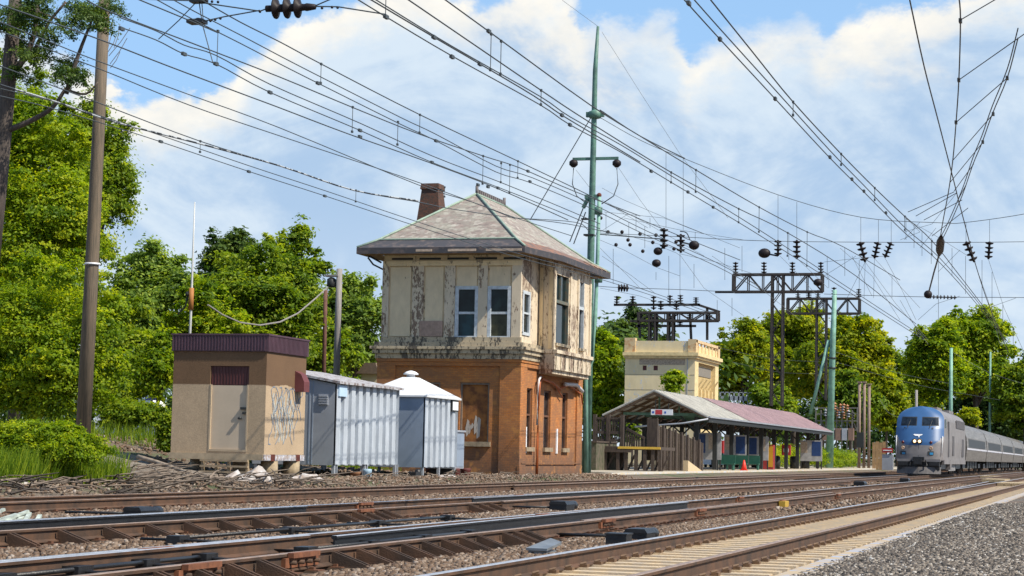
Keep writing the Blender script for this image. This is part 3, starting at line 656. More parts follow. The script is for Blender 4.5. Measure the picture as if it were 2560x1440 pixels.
# ---------------------------------------------------------------- brick signal tower
def peel(name, paint, under, amt=.5, streak=3.0, dark=(.10, .085, .07)):
    M = bpy.data.materials.new(name); M.use_nodes = True; t = NT(M.node_tree); b = M.node_tree.nodes['Principled BSDF']
    g = t.n('ShaderNodeNewGeometry'); mp = t.n('ShaderNodeMapping'); mp.inputs['Scale'].default_value = (1, 1, .45); t.l(g.outputs['Position'], mp.inputs[0]); P = mp.outputs[0]
    a = t.noise(P, 9, 8, .75); bb = t.noise(P, 1.3, 4, .6)
    f = t.mapr(t.math('ADD', a, t.math('MULTIPLY', t.math('SUBTRACT', bb, .5), .7)), amt+.045, amt+.085, 0, 1)
    c = t.mix(t.mapr(t.noise(P, streak, 6, .65), .3, .7, 0, 1), paint, tuple(q*.78 for q in paint))
    un = t.mix(t.noise(P, 14, 5, .7), under, dark)
    t.l(t.mix(f, c, un), b.inputs['Base Color']); b.inputs['Roughness'].default_value = .85
    bp = t.n('ShaderNodeBump', i_Strength=.5, i_Distance=.01); t.l(f, bp.inputs['Height']); t.l(bp.outputs[0], b.inputs['Normal']); return M
def brick(name):
    M = bpy.data.materials.new(name); M.use_nodes = True; t = NT(M.node_tree); b = M.node_tree.nodes['Principled BSDF']
    g = t.n('ShaderNodeNewGeometry'); sp = t.n('ShaderNodeSeparateXYZ'); t.l(g.outputs['Position'], sp.inputs[0])
    cb = t.n('ShaderNodeCombineXYZ'); t.l(t.math('ADD', sp.outputs[0], sp.outputs[1]), cb.inputs[0]); t.l(sp.outputs[2], cb.inputs[1])
    br = t.n('ShaderNodeTexBrick', i_Scale=1.0, i_Mortar_Size=.006, i_Brick_Width=.21, i_Row_Height=.072); br.inputs['Color1'].default_value = (.56, .20, .042, 1); br.inputs['Color2'].default_value = (.40, .135, .028, 1); br.inputs['Mortar'].default_value = (.20, .12, .075, 1)
    t.l(cb.outputs[0], br.inputs['Vector']); P = g.outputs['Position']
    st = t.mapr(t.noise(P, 1.1, 7, .7), .36, .62, 0, .75)
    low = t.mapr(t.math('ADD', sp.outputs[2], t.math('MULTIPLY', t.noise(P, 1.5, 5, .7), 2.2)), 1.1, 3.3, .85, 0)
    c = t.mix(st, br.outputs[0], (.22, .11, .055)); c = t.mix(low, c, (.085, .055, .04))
    c = t.mix(t.mapr(t.noise(P, 2.2, 6, .6), .55, .72, 0, .6), c, (.64, .27, .055))
    t.l(c, b.inputs['Base Color']); b.inputs['Roughness'].default_value = .9
    bp = t.n('ShaderNodeBump', i_Strength=.4, i_Distance=.01); t.l(br.outputs['Fac'], bp.inputs['Height']); bp.invert = True; t.l(bp.outputs[0], b.inputs['Normal']); return M
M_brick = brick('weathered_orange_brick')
M_cream = peel('peeling_cream_paint', (.80, .64, .40), (.36, .28, .20), .53)
M_creamw = peel('badly_peeled_paint', (.68, .57, .42), (.31, .22, .15), .485, dark=(.10, .065, .05))
M_panel = peel('faded_cream_panel', (.74, .60, .40), (.46, .37, .28), .62)
M_belt = peel('mouldy_stone_belt', (.50, .41, .28), (.10, .085, .06), .45)
TW = thing('signal_tower', 'abandoned two storey brick signal tower with peeling cream upper floor and slate hip roof', 'signal tower', (-26.6, 85.3, 0))
TX0, TX1, TY0, TY1 = -29.75, -23.5, 80.3, 90.6
wx = lambda px, py: PY(px, py, TY0).x
wz = lambda px, py: PY(px, py, TY0).z
# lower storey
fw = [(wx(1150, 1000), wx(1223, 1000), wz(1180, 1104), wz(1180, 956)), (wx(1030, 1000), wx(1100, 1000), wz(1180, 1104), wz(1180, 956))]
ty = lambda px, py: PL(px, py, 23.5).y
sw_ = [(ty(a, 1000), ty(b, 1000), 1.25, 3.75) for a, b in ((1314, 1331), (1360, 1377), (1406, 1419))]
b_ = MB(); wall(b_, 'y', TY0, TX0, TX1, -.3, 4.95, fw, .22, -1); wall(b_, 'x', TX1, TY0, TY1, -.3, 4.95, sw_, .22, 1)
b_.add([(TX0, TY0, -.3), (TX0, TY1, -.3), (TX0, TY1, 4.95), (TX0, TY0, 4.95)], [(0, 1, 2, 3)]); b_.add([(TX0, TY1, -.3), (TX1, TY1, -.3), (TX1, TY1, 4.95), (TX0, TY1, 4.95)], [(0, 1, 2, 3)])
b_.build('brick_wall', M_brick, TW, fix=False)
for (a, c) in ((wx(1250, 1000), TX1+.075), (TX0-.075, TX0+.75)):
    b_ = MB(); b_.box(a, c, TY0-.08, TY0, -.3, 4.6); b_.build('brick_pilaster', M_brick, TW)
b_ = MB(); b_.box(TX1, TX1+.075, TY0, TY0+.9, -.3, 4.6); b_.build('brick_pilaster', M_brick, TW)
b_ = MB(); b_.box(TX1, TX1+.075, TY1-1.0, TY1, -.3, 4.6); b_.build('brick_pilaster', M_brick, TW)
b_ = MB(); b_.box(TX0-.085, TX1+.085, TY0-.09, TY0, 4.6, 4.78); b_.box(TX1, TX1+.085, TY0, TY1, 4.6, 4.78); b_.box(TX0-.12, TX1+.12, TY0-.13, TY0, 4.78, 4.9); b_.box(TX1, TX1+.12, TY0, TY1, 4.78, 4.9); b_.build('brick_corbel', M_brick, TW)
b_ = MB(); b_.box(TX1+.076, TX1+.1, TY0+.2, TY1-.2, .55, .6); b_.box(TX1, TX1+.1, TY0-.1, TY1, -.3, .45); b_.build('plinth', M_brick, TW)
M_osb = mat('orange_stained_board', (.30, .115, .025), .8, 0, .5, 2.2, .2, 30, col2=(.14, .05, .015), lo=.42, hi=.6, detail=3)
M_sill = mat('stone_sill', (.34, .26, .17), .9, 0, .4, 6)
for i, h in enumerate(fw):
    b_ = MB(); b_.box(h[0]+.07, h[1]-.07, TY0+.14, TY0+.17, h[2], h[3]-.05); WN = b_.build('boarded_window', M_osb, TW)
    b_ = MB()
    for u, v0, v1, ww in ((.2, .08, .38, .1), (.3, .12, .3, .06), (.48, .12, .45, .09), (.57, .05, .42, .12), (.38, .2, .32, .07)):
        X = h[0]+(h[1]-h[0])*u; Z0 = h[2]+(h[3]-h[2])*v0; Z1 = h[2]+(h[3]-h[2])*v1
        b_.add([(X, TY0+.132, Z0), (X+ww, TY0+.132, Z0+.1), (X+ww*1.4, TY0+.132, Z1-.1), (X+ww*.5, TY0+.132, Z1), (X-.03, TY0+.132, (Z0+Z1)/2)], [(0, 1, 2, 3, 4)])
    b_.build('paint_splash', mat('white_spray', (.42, .37, .32), .8), WN)
    b_ = MB(); b_.box(h[0], h[0]+.08, TY0+.06, TY0+.2, h[2], h[3]); b_.box(h[1]-.08, h[1], TY0+.06, TY0+.2, h[2], h[3]); b_.box(h[0], h[1], TY0+.055, TY0+.2, h[3]-.09, h[3]); b_.build('frame', mat('grey_window_frame', (.22, .17, .13), .8, 0, .4, 6), WN)
    b_ = MB(); b_.box(h[0]-.1, h[1]+.1, TY0-.12, TY0+.1, h[2]-.2, h[2]); b_.build('sill', M_sill, WN)
for i, h in enumerate(sw_):
    b_ = MB(); b_.box(TX1-.18, TX1-.15, h[0]+.06, h[1]-.06, h[2], h[3]-.05); WN = b_.build('window_pane', glass('dark_window_glass', (.03, .028, .03)) if i == 0 else bpy.data.materials['dark_window_glass'], TW)
    b_ = MB(); zc = h[2]+(h[3]-h[2])*.55
    b_.box(TX1-.2, TX1-.08, h[0], h[0]+.08, h[2], h[3]); b_.box(TX1-.2, TX1-.08, h[1]-.08, h[1], h[2], h[3]); b_.box(TX1-.2, TX1-.075, h[0], h[1], zc-.04, zc+.04); b_.box(TX1-.2, TX1-.07, h[0], h[1], h[3]-.08, h[3]); b_.build('frame', mat('rusty_brown_frame', (.17, .075, .04), .8, 0, .4, 5), WN)
    b_ = MB(); b_.box(TX1-.1, TX1+.12, h[0]-.1, h[1]+.1, h[2]-.18, h[2]); b_.build('sill', M_sill, WN)
for px in (1300, 1313, 1391):
    y = ty(px, 1080); b_ = MB(); b_.box(TX1, TX1+.05, y-.09, y+.09, 1.0, 2.1); b_.build('white_plate', M_white, TW)
M_orange = mat('orange_conduit', (.42, .10, .02), .6, 0, .3, 4)
y = ty(1335, 1100); yb = ty(1446, 950)
b_ = MB(); b_.tube([(TX1+.16, y, 0), (TX1+.16, y, 1.6), (TX1+.16, y+.05, 3.4), (TX1+.17, y+.12, 4.0), (TX1+.17, y+.5, 4.2), (TX1+.16, y+2.2, 4.1), (TX1+.16, y+3.6, 3.85)], .055, 8)
b_.tube([(TX1+.16, y+3.4, 3.9), (TX1+.16, y+5.2, 4.1), (TX1+.16, yb, 3.75), (TX1+.2, yb+.1, 3.3)], .035, 6); b_.tube([(TX1+.16, y+2.6, 4.05), (TX1+.14, y+4.1, 3.5)], .03, 6)
b_.build('conduit', M_orange, TW)
b_ = MB(); b_.tube([(TX1+.16, y-.14, 2.2), (TX1+.16, y-.14, 3.8), (TX1+.17, y+.0, 4.15), (TX1+.17, y+.3, 4.28)], .05, 8); b_.tube([(TX1+.2, y+4.2, 4.12), (TX1+.2, y+6.2, 4.16), (TX1+.2, yb, 3.9)], .09, 8); b_.build('conduit', mat('pale_pipe', (.6, .58, .58), .5), TW, label='pale grey pipe elbow under the bay')
# belt
b_ = MB()
for (z0_, z1_, o) in ((4.9, 5.12, .16), (5.12, 5.3, .26), (5.3, 5.42, .34), (5.42, 5.6, .2)): b_.box(TX0-o, TX1+o, TY0-o, TY1+.1, z0_, z1_)
b_.build('belt_course', M_belt, TW)
# upper storey
uw = [(wx(1141, 780), wx(1193, 780), wz(1180, 846), wz(1180, 719)), (wx(1222, 780), wx(1275, 780), wz(1180, 846), wz(1180, 719))]
nw = [(ty(1307, 790), ty(1324, 790), 6.0, 7.75)]
UX1 = TX1-.02
b_ = MB(); wall(b_, 'y', TY0+.02, TX0+.1, UX1, 5.6, 9.4, uw, .12, -1); b_.build('front_wall', M_cream, TW, fix=False)
b_ = MB(); wall(b_, 'x', UX1, TY0+.02, TY1, 5.6, 9.4, nw, .1, 1); b_.add([(TX0+.1, TY0, 5.6), (TX0+.1, TY1, 5.6), (TX0+.1, TY1, 9.4), (TX0+.1, TY0, 9.4)], [(0, 1, 2, 3)]); b_.add([(TX0+.1, TY1, 5.6), (UX1, TY1, 5.6), (UX1, TY1, 9.4), (TX0+.1, TY1, 9.4)], [(0, 1, 2, 3)])
b_.build('side_wall', M_creamw, TW, fix=False)
# front framing: posts, rails and panels
for a, c in ((956, 972), (1031, 1059), (1112, 1138), (1196, 1219), (1280, 1303)):
    b_ = MB(); b_.box(wx(a, 760), wx(c, 760), TY0-.07, TY0+.02, 5.6, 8.85); b_.build('post', M_creamw, TW)
b_ = MB(); b_.box(TX0+.08, TX1+.03, TY0-.1, TY0+.02, 8.85, 9.06); b_.build('frieze', M_cream, TW)
b_ = MB(); b_.box(TX0+.08, TX1+.05, TY0-.12, TY0+.02, 5.6, 5.82); b_.build('bottom_rail', M_belt, TW)
for a, c, zt, zb in ((974, 1029, 8.8, 5.85), (1061, 1110, 8.8, 6.35), (1140, 1194, 8.8, 7.95), (1221, 1278, 8.8, 7.95)):
    b_ = MB(); b_.box(wx(a, 760)+.04, wx(c, 760)-.04, TY0-.03, TY0+.0, zb, zt); b_.build('panel', M_panel, TW)
b_ = MB(); b_.box(wx(1050, 830), wx(1108, 830), TY0-.11, TY0-.072, 5.84, 6.5); b_.build('patch_board', mat('pinkish_board', (.40, .28, .22), .85, 0, .3, 8), TW)
for i in range(5):
    a = TX0+.45+i*1.25; b_ = MB(); b_.box(a, a+.95, TY0-.02, TY0+.018, 9.12, 9.2); b_.build('eave_slot', M_dark, TW)
M_wfr = mat('pale_blue_white_frame', (.55, .60, .64), .6, 0, .3, 6)
gl = [glass('dark_teal_glass', (.008, .018, .02)), glass('teal_glass', (.012, .05, .065)), glass('olive_glass', (.05, .05, .025))]
for i, h in enumerate(uw):
    b_ = MB(); zc = (h[2]+h[3])/2; e = .1; Y_ = TY0-.06
    b_.box(h[0]-.05, h[0]+e, Y_, TY0+.1, h[2], h[3]); b_.box(h[1]-e, h[1]+.05, Y_, TY0+.1, h[2], h[3]); b_.box(h[0]-.05, h[1]+.05, Y_-.002, TY0+.1, h[3]-.08, h[3]+.06); b_.box(h[0]-.05, h[1]+.05, Y_-.004, TY0+.1, h[2]-.06, h[2]+.1); b_.box(h[0]+e, h[1]-e, Y_+.02, TY0+.1, zc-.05, zc+.05)
    WN = b_.build('window_frame', M_wfr, TW)
    b_ = MB(); b_.box(h[0]+e, h[1]-e, TY0+.02, TY0+.04, zc+.05, h[3]-.08); b_.build('upper_pane', gl[0], WN)
    b_ = MB(); b_.box(h[0]+e, h[1]-e, TY0+.05, TY0+.07, h[2]+.1, zc-.05); b_.build('lower_pane', gl[1+i], WN)
h = nw[0]; b_ = MB(); X = UX1+.04
b_.box(UX1-.05, X, h[0]-.04, h[0]+.12, h[2], h[3]); b_.box(UX1-.05, X, h[1]-.1, h[1]+.06, h[2], h[3]); b_.box(UX1-.05, X+.002, h[0]-.04, h[1]+.06, h[3]-.06, h[3]+.08); b_.box(UX1-.05, X+.004, h[0]-.04, h[1]+.06, h[2]-.05, h[2]+.08); b_.box(UX1-.05, X-.01, h[0], h[1], 6.85, 6.93)
WN = b_.build('window_frame', M_wfr, TW); b_ = MB(); b_.box(UX1-.06, UX1-.04, h[0], h[1], h[2], h[3]); b_.build('pane', gl[0], WN)
# bay over the tracks
M_sash = mat('worn_dark_teal_sash', (.07, .12, .11), .7, 0, .4, 8, col2=(.16, .12, .08))
BL = 22.75
ba, bb2 = ty(1347, 780), PL(1384, 780, BL).y; bc = PL(1474, 780, BL).y; bd = bc+1.1
BP = [(TX1, ba), (-BL, bb2), (-BL, bc), (TX1, bd)]
BAY = None
b_ = MB(); holes = [(PL(1386, 780, BL).y+.05, PL(1420, 780, BL).y, 5.75, 8.75), (PL(1445, 780, BL).y, PL(1459, 780, BL).y, 5.75, 8.75)]
wall(b_, 'x', -BL, bb2, bc, 5.45, 9.4, holes, .15, 1)
for (p, q) in ((BP[0], BP[1]), (BP[2], BP[3])): b_.add([(p[0], p[1], 5.45), (q[0], q[1], 5.45), (q[0], q[1], 9.4), (p[0], p[1], 9.4)], [(0, 1, 2, 3)])
BAY = b_.build('bay_wall', M_creamw, TW, fix=False)
b_ = MB()
def offp(o): return [(BP[0][0], BP[0][1]-o), (BP[1][0]+o, BP[1][1]-o*.4), (BP[2][0]+o, BP[2][1]+o*.4), (BP[3][0], BP[3][1]+o)]
for z0_, z1_, o in ((4.42, 4.6, .0), (4.6, 5.3, .1), (5.3, 5.45, .2)): b_.prism(offp(o), 'z', z0_, z1_)
b_.build('bay_apron', M_creamw, BAY)
for i in range(9):
    y = bb2+.15+i*(bc-bb2-.3)/8; b_ = MB(); b_.box(-BL+.1, -BL+.13, y-.04, y+.04, 4.65, 5.25); b_.build('apron_batten', M_belt, BAY)
for i, h in enumerate(holes):
    b_ = MB(); b_.box(-BL-.14, -BL-.12, h[0], h[1], h[2], h[3]); WN = b_.build('window_pane', gl[0], BAY)
    b_ = MB(); zc = 7.55; b_.box(-BL-.12, -BL+.03, h[0], h[1], zc-.05, zc+.09); b_.box(-BL-.12, -BL-.04, (h[0]+h[1])/2-.03, (h[0]+h[1])/2+.03, zc, h[3]); b_.box(-BL-.12, -BL+.02, h[0], h[0]+.05, h[2], h[3]); b_.box(-BL-.12, -BL+.02, h[1]-.05, h[1], h[2], h[3]); b_.build('sash', M_sash if i == 0 else M_wfr, WN)
    b_ = MB(); b_.box(-BL-.1, -BL+.14, h[0]-.08, h[1]+.08, h[2]-.12, h[2]); b_.build('sill', M_belt, WN)
b_ = MB(); b_.prism([(-BL-.11, holes[0][1]), (-BL-.1, holes[0][1])], 'z', 0, 0) if False else None
for y in (bb2-.02, holes[0][1]+.2, holes[1][0]-.2, bc-.1):
    b_ = MB(); b_.box(-BL, -BL+.06, y, y+.22, 5.45, 9.0); b_.build('post', M_creamw, BAY)
d = Vector((BP[1][0]-BP[0][0], BP[1][1]-BP[0][1], 0))
b_ = MB(); nrm = Vector((d.y, -d.x, 0)).normalized()
for u0, u1, M in ((.05, .3, 0), (.7, .95, 0)):
    p = Vector((BP[0][0], BP[0][1], 0))+d*u0+nrm*.03; q = Vector((BP[0][0], BP[0][1], 0))+d*u1+nrm*.03
    b_.add([(p.x, p.y, 5.5), (q.x, q.y, 5.5), (q.x, q.y, 9), (p.x, p.y, 9)], [(0, 1, 2, 3)])
b_.build('post', M_cream, BAY, fix=False)
# roof
M_slate = bpy.data.materials.new('mossy_pink_slates'); M_slate.use_nodes = True; t = NT(M_slate.node_tree); b = M_slate.node_tree.nodes['Principled BSDF']
g = t.n('ShaderNodeNewGeometry'); mp = t.n('ShaderNodeMapping'); mp.inputs['Scale'].default_value = (1, 1, 2.2); t.l(g.outputs['Position'], mp.inputs[0]); P = mp.outputs[0]
vo = t.n('ShaderNodeTexVoronoi', i_Scale=5.0); t.l(P, vo.inputs['Vector']); hs = t.n('ShaderNodeSeparateColor'); t.l(vo.outputs['Color'], hs.inputs[0])
c = t.ramp(hs.outputs[0], [(0, (.17, .14, .125)), (.35, (.26, .205, .18)), (.7, (.215, .19, .165)), (1, (.38, .34, .30))])
c = t.mix(t.mapr(t.noise(P, 1.4, 5, .6), .45, .65, 0, .4), c, (.36, .38, .30)); c = t.mix(t.mapr(t.noise(P, 6, 6, .7), .52, .7, 0, .7), c, (.15, .11, .10))
t.l(c, b.inputs['Base Color']); b.inputs['Roughness'].default_value = .8
A = PY(893, 613, 79.3); B = PY(1312, 608, 79.3); Cc = PL(1519, 660, 21.7)
EZ = 9.55
A = Vector((A.x, 79.3, EZ)); B = Vector((B.x, 79.3, EZ)); C1 = Vector((-22.4, ba-.3, EZ-.05)); C2 = Vector((-22.35, 91.2, EZ-.05)); D1 = Vector((A.x, 91.2, EZ))
R1 = PY(1180, 486, 83.4); R2 = PY(1272, 521, 87.6); R2.z = R1.z; R1.x = R2.x = (R1.x+R2.x)/2
print('roof', A, B, R1, R2, C2)
ring = [A, B, C1, C2, D1]; tops = [R1, R1, R1.lerp(R2, .3), R2, R2]
mids = []
for e, tp in zip(ring, tops):
    q = tp.lerp(e, .82); q.z -= .10; mids.append(q)
b_ = MB(); n = 5; vs = ring+mids+tops
for i in range(n):
    j = (i+1) % n
    b_.mi = 1 if i == 0 else 2 if i in (1, 2) else 0
    b_.add([vs[i], vs[j], vs[n+j], vs[n+i]], [(0, 1, 2, 3)]); b_.mi = 0
    if (vs[2*n+i]-vs[2*n+j]).length < .01: b_.add([vs[n+i], vs[n+j], vs[2*n+i]], [(0, 1, 2)])
    else: b_.add([vs[n+i], vs[n+j], vs[2*n+j], vs[2*n+i]], [(0, 1, 2, 3)])
M_char = mat('charcoal_fascia', (.05, .048, .055), .7, 0, .5, 3, col2=(.13, .10, .09), lo=.5, hi=.7)
RF = b_.build('roof', [M_slate, M_char, mat('rusted_roof_skirt', (.12, .085, .075), .8, 0, .5, 3, col2=(.30, .13, .07), lo=.45, hi=.65)], TW)
b_ = MB(); low = [v-Vector((0, 0, .26)) for v in ring]; inn = [Vector((TX0, TY0, 9.32)), Vector((TX1, TY0, 9.32)), Vector((TX1+.5, ba, 9.32)), Vector((TX1+.9, 90.7, 9.32)), Vector((TX0, 90.7, 9.32))]
for i in range(n):
    j = (i+1) % n; o_ = (ring[i]-Vector((-26, 85, ring[i].z))).normalized()*.03; o2 = (ring[j]-Vector((-26, 85, ring[j].z))).normalized()*.03
    b_.add([ring[i]+o_, ring[j]+o2, low[j]+o2, low[i]+o_], [(0, 1, 2, 3)])
b_.build('fascia', mat('charcoal_fascia', (.05, .048, .055), .7, 0, .5, 3, col2=(.13, .10, .09), lo=.5, hi=.7), RF, fix=False)
b_ = MB()
for i in range(n):
    j = (i+1) % n; b_.add([low[i], low[j], inn[j], inn[i]], [(0, 1, 2, 3)])
b_.build('soffit', mat('brown_soffit', (.26, .16, .075), .8, 0, .3, 4), RF, fix=False)
M_cop = mat('green_copper_ridge', (.27, .36, .29), .6, 0, .3, 4)
b_ = MB()
for i in (0, 1, 3): b_.tube([ring[i]+Vector((0, 0, .03)), mids[i]+Vector((0, 0, .04)), tops[i]+Vector((0, 0, .04))], .055, 6)
b_.tube([R1, R2], .06, 6); b_.tube([mids[0]+Vector((0, 0, .03)), mids[1]+Vector((0, 0, .03))], .04, 5); b_.build('ridge_flashing', M_cop, RF)
b_ = MB()
for i in range(14):
    q = R1.lerp(R2, (i+.5)/14); b_.box(q.x-.03, q.x+.03, q.y-.1, q.y+.1, q.z+.05, q.z+.24)
for q in (R1, R2): b_.cyl(q.x, q.y, q.z, q.z+.38, .07, 8)
b_.build('ridge_cresting', mat('grey_cresting', (.16, .14, .14), .8, 0, .4, 5), RF)
M_pale = mat('broken_pale_board', (.55, .42, .32), .8, 0, .4, 6)
b_ = MB()
for a, c_ in ((1040, 1080), (1120, 1190), (1215, 1304)):
    X0, X1 = PY(a, 640, 79.25).x, PY(c_, 640, 79.25).x; b_.box(X0, X1, 79.2, 79.24, 9.36, 9.46)
b_.build('broken_trim', M_pale, RF)
b_ = MB()
for u in (.62, .72, .8, .9):
    e = C1.lerp(C2, u); q = mids[2].lerp(mids[3], u); b_.bar(e+Vector((.02, 0, .03)), e.lerp(q, .55)+Vector((0, 0, .05)), .16, .03)
b_.build('bare_batten', M_pale, RF)
b_ = MB(); b_.tube([(A.x+.05, 80.5, 9.25), (A.x+.3, 80.5, 8.95), (TX0+.05, 80.5, 8.7)], .04, 6); b_.tube([(A.x, 80.2, 9.4), (TX0, 80.2, 9.0)], .045, 6); b_.build('downpipe', M_dark, RF)
# long sagging pale cable pinned across the upper front of the roof
CH_ = thing('brick_chimney', 'x', 'chimney') if False else None
p0, p1 = PY(1042, 545, 87), PY(1100, 545, 87); q0, q1 = PY(1050, 458, 87), PY(1091, 458, 87); zt = q0.z
b_ = MB()
def ringbox(mb, xa, xb, ya, yb, z): return [(xa, ya, z), (xb, ya, z), (xb, yb, z), (xa, yb, z)]
cy_ = 87.5; hw0 = (p1.x-p0.x)/2*1.35; hw1 = (q1.x-q0.x)/2; cx_ = (p0.x+p1.x)/2
vs = ringbox(b_, cx_-hw0, cx_+hw0, cy_-hw0, cy_+hw0, 9.6)+ringbox(b_, cx_-hw1, cx_+hw1, cy_-hw1, cy_+hw1, zt-.3)+ringbox(b_, cx_-hw1-.06, cx_+hw1+.06, cy_-hw1-.06, cy_+hw1+.06, zt-.25)+ringbox(b_, cx_-hw1-.02, cx_+hw1+.02, cy_-hw1-.02, cy_+hw1+.02, zt)
fs = []
for k in range(3):
    for i in range(4): fs.append((4*k+i, 4*k+(i+1) % 4, 4*k+4+(i+1) % 4, 4*k+4+i))
fs.append((12, 13, 14, 15)); b_.add(vs, fs); b_.build('chimney', mat('red_brown_chimney_brick', (.125, .05, .03), .9, 0, .5, 5, .6, 15, col2=(.045, .035, .028), stretch=(1, 1, 2)), RF)
# ---------------------------------------------------------------- steel catenary mast and poles
def pole(name, label, cat, Y, pts, r0, r1, m, group=None, zb=None, part='pole'):
    P = [PY(x, y, Y) for x, y in pts]
    if zb is not None: P[-1].z = zb
    T = thing(name, label, cat, P[-1], group); q = MB(); q.tube(P, r1, 10, r0); q.build(part, m, T); return T, P
Ym = 95
T, P = pole('catenary_mast', 'tall green tubular catenary mast standing beside the brick tower', 'catenary mast', Ym, [(1495, 66), (1488, 175), (1478, 590), (1466, 1186)], .23, .07, M_green, zb=-.1)
MAST = T
b_ = MB(); c = PY(1488, 285, Ym); b_.lathe(c, (0, 0, 1), [(-.25, .12), (-.2, .3), (.1, .34), (.2, .12)], 10); b_.box(c.x-.45, c.x+.45, Ym-.1, Ym+.1, c.z-.15, c.z+.1); b_.build('bracket', M_green, T)
a, c = PY(1432, 398, Ym), PY(1546, 398, Ym); b_ = MB(); b_.bar(a, (c.x, c.y, a.z), .12, .14); b_.build('crossarm', M_green, T)
def insul(m_, a, b, r, nd=None):
    a = Vector(a); b = Vector(b); L = (b-a).length; nd = nd or max(3, int(L/(r*1.1))); pr = [(0, r*.25)]
    for k in range(nd):
        t_ = L*(k+.5)/nd; h = L/nd*.22; pr += [(t_-h*1.2, r*.28), (t_-h, r), (t_+h*.2, r*.8), (t_+h, r*.28)]
    pr.append((L, r*.25)); m_.lathe(a, b-a, pr, 12); return m_
for px in (1434, 1542):
    q = PY(px, 402, Ym); b_ = MB(); b_.lathe((q.x, Ym, q.z+.05), (0, 0, -1), [(0, .1), (.1, .22), (.25, .22), (.38, .08)], 12); b_.build('insulator', M_insul, T)
    s = 1 if px < 1480 else -1
    b_ = MB(); b_.tube([PY(px, 420, Ym), PY(px-3*s, 460, Ym), PY(px+8*s, 490, Ym), PY(px+(34 if s > 0 else -38), 510, Ym)], .025, 6); b_.build('jumper_cable', M_wire, T)
b_ = MB(); c = PY(1480, 492, Ym); b_.box(c.x-.35, c.x+.4, Ym-.12, Ym+.12, c.z-.1, c.z+.1); b_.bar(PY(1474, 488, Ym), PY(1458, 520, Ym), .16, .16); b_.build('bracket', M_green, T)
b_ = MB(); c = PY(1476, 548, Ym); b_.box(c.x-.45, c.x+.25, Ym-.1, Ym+.1, c.z-.03, c.z+.05); b_.build('clamp_band', M_dark, T); b_ = MB(); c = PY(1474, 588, Ym); b_.box(c.x-.25, c.x+.25, Ym-.26, Ym+.26, c.z-.04, c.z+.04); b_.build('clamp_band', M_dark, T)
b_ = MB(); b_.tube([PY(1476, 296, Ym), PY(1325, 550, Ym)], .025, 5); b_.build('guy_wire', M_wire, T); b_ = MB(); b_.tube([PY(1458, 520, Ym), PY(1424, 605, Ym)], .03, 5); b_.build('guy_wire', M_wire, T); b_ = MB(); b_.tube([PY(1464, 530, Ym), PY(1434, 610, Ym)], .03, 5); b_.build('guy_wire', M_wire, T)
T, P = pole('conduit_pole', 'slim grey green conduit pole beside the tall green mast', 'pole', 94.4, [(1498, 492), (1494, 640), (1488, 800), (1480, 900), (1465, 940), (1466, 1186)], .11, .09, M_greenpale, zb=-.1)
b_ = MB(); q = PY(1498, 488, 94.4); b_.ball(q, .12); b_.build('cap', M_rustred, T)
for py in (527, 697): b_ = MB(); q = PY(1496, py, 94.4); b_.cyl(q.x, q.y, q.z-.18, q.z+.18, .2, 8); b_.build('collar', M_green, T)
# big leaning timber pole on the left
T, P = pole('utility_pole', 'tall brown timber utility pole leaning at the left, in front of the trees', 'utility pole', 52, [(263, -40), (245, 350), (228, 700), (207, 1090)], .22, .165, M_woodpole, zb=.9)
b_ = MB(); q = PY(231, 660, 52); b_.cyl(q.x, q.y, q.z-.025, q.z+.025, .23, 12); b_.build('metal_band', M_white, T)
T, P = pole('utility_pole', 'short silver grey timber pole with transformer box left of the brick tower', 'utility pole', 88, [(849, 672), (845, 800), (841, 935)], .17, .14, M_greypole, zb=1.0)
b_ = MB(); q = PY(829, 705, 88); b_.lathe((q.x, 88, q.z-.25), (0, 0, 1), [(0, .17), (.05, .22), (.38, .22), (.46, .1)], 12); b_.build('transformer', M_dark, T)
b_ = MB(); q = PY(829, 690, 88); b_.box(q.x-.28, q.x+.4, 87.8, 88.2, q.z-.04, q.z+.05); b_.build('bracket', M_greypole, T)
T, P = pole('utility_pole', 'thin reddish brown pole behind the silver grey timber pole', 'utility pole', 92, [(814, 725), (812, 820), (810, 960)], .11, .1, mat('red_brown_pole', (.16, .075, .055), .9, 0, .4, 4), zb=1.0)
b_ = MB(); b_.tube([PY(826, 712, 88), PY(790, 745, 87), PY(745, 783, 85), PY(700, 805, 83), PY(650, 813, 80), PY(600, 806, 77), PY(555, 786, 74), PY(520, 762, 72)], .035, 5); meta(b_.build('twisted_cable', M_greypole), 'sagging grey service cable hanging from the short timber pole', 'cable')
T, P = pole('antenna_mast', 'thin white whip antenna mast rising behind the brown hut', 'antenna', 62, [(487, 505), (482, 640), (478, 760), (472, 850)], .055, .02, mat('pale_antenna', (.5, .5, .48), .5), zb=1.2)
b_ = MB(); b_.tube([PY(479, 720, 62), PY(477, 775, 62)], .09, 8); b_.build('mount', mat('rusty_mount', (.35, .14, .03), .7), T)
b_ = MB(); q = PY(470, 735, 62); b_.ball(q, .09); b_.tube([q, PY(464, 765, 62), PY(445, 785, 62)], .03, 5); b_.build('lamp', M_dark, T)
T, P = pole('catenary_mast', 'green mast with a slanting brace behind the platform canopy', 'catenary mast', 205, [(2087, 725), (2082, 850), (2074, 1110)], .38, .22, M_greenpale, zb=0)
b_ = MB(); b_.tube([PY(2072, 850, 205), PY(2026, 1035, 205)], .17, 8); b_.build('brace', M_greenpale, T)
for py in (895, 920): b_ = MB(); q = PY(2080, py, 205); b_.cyl(q.x, 205, q.z-.08, q.z+.08, .42, 10); b_.build('clamp_band', M_dark, T)
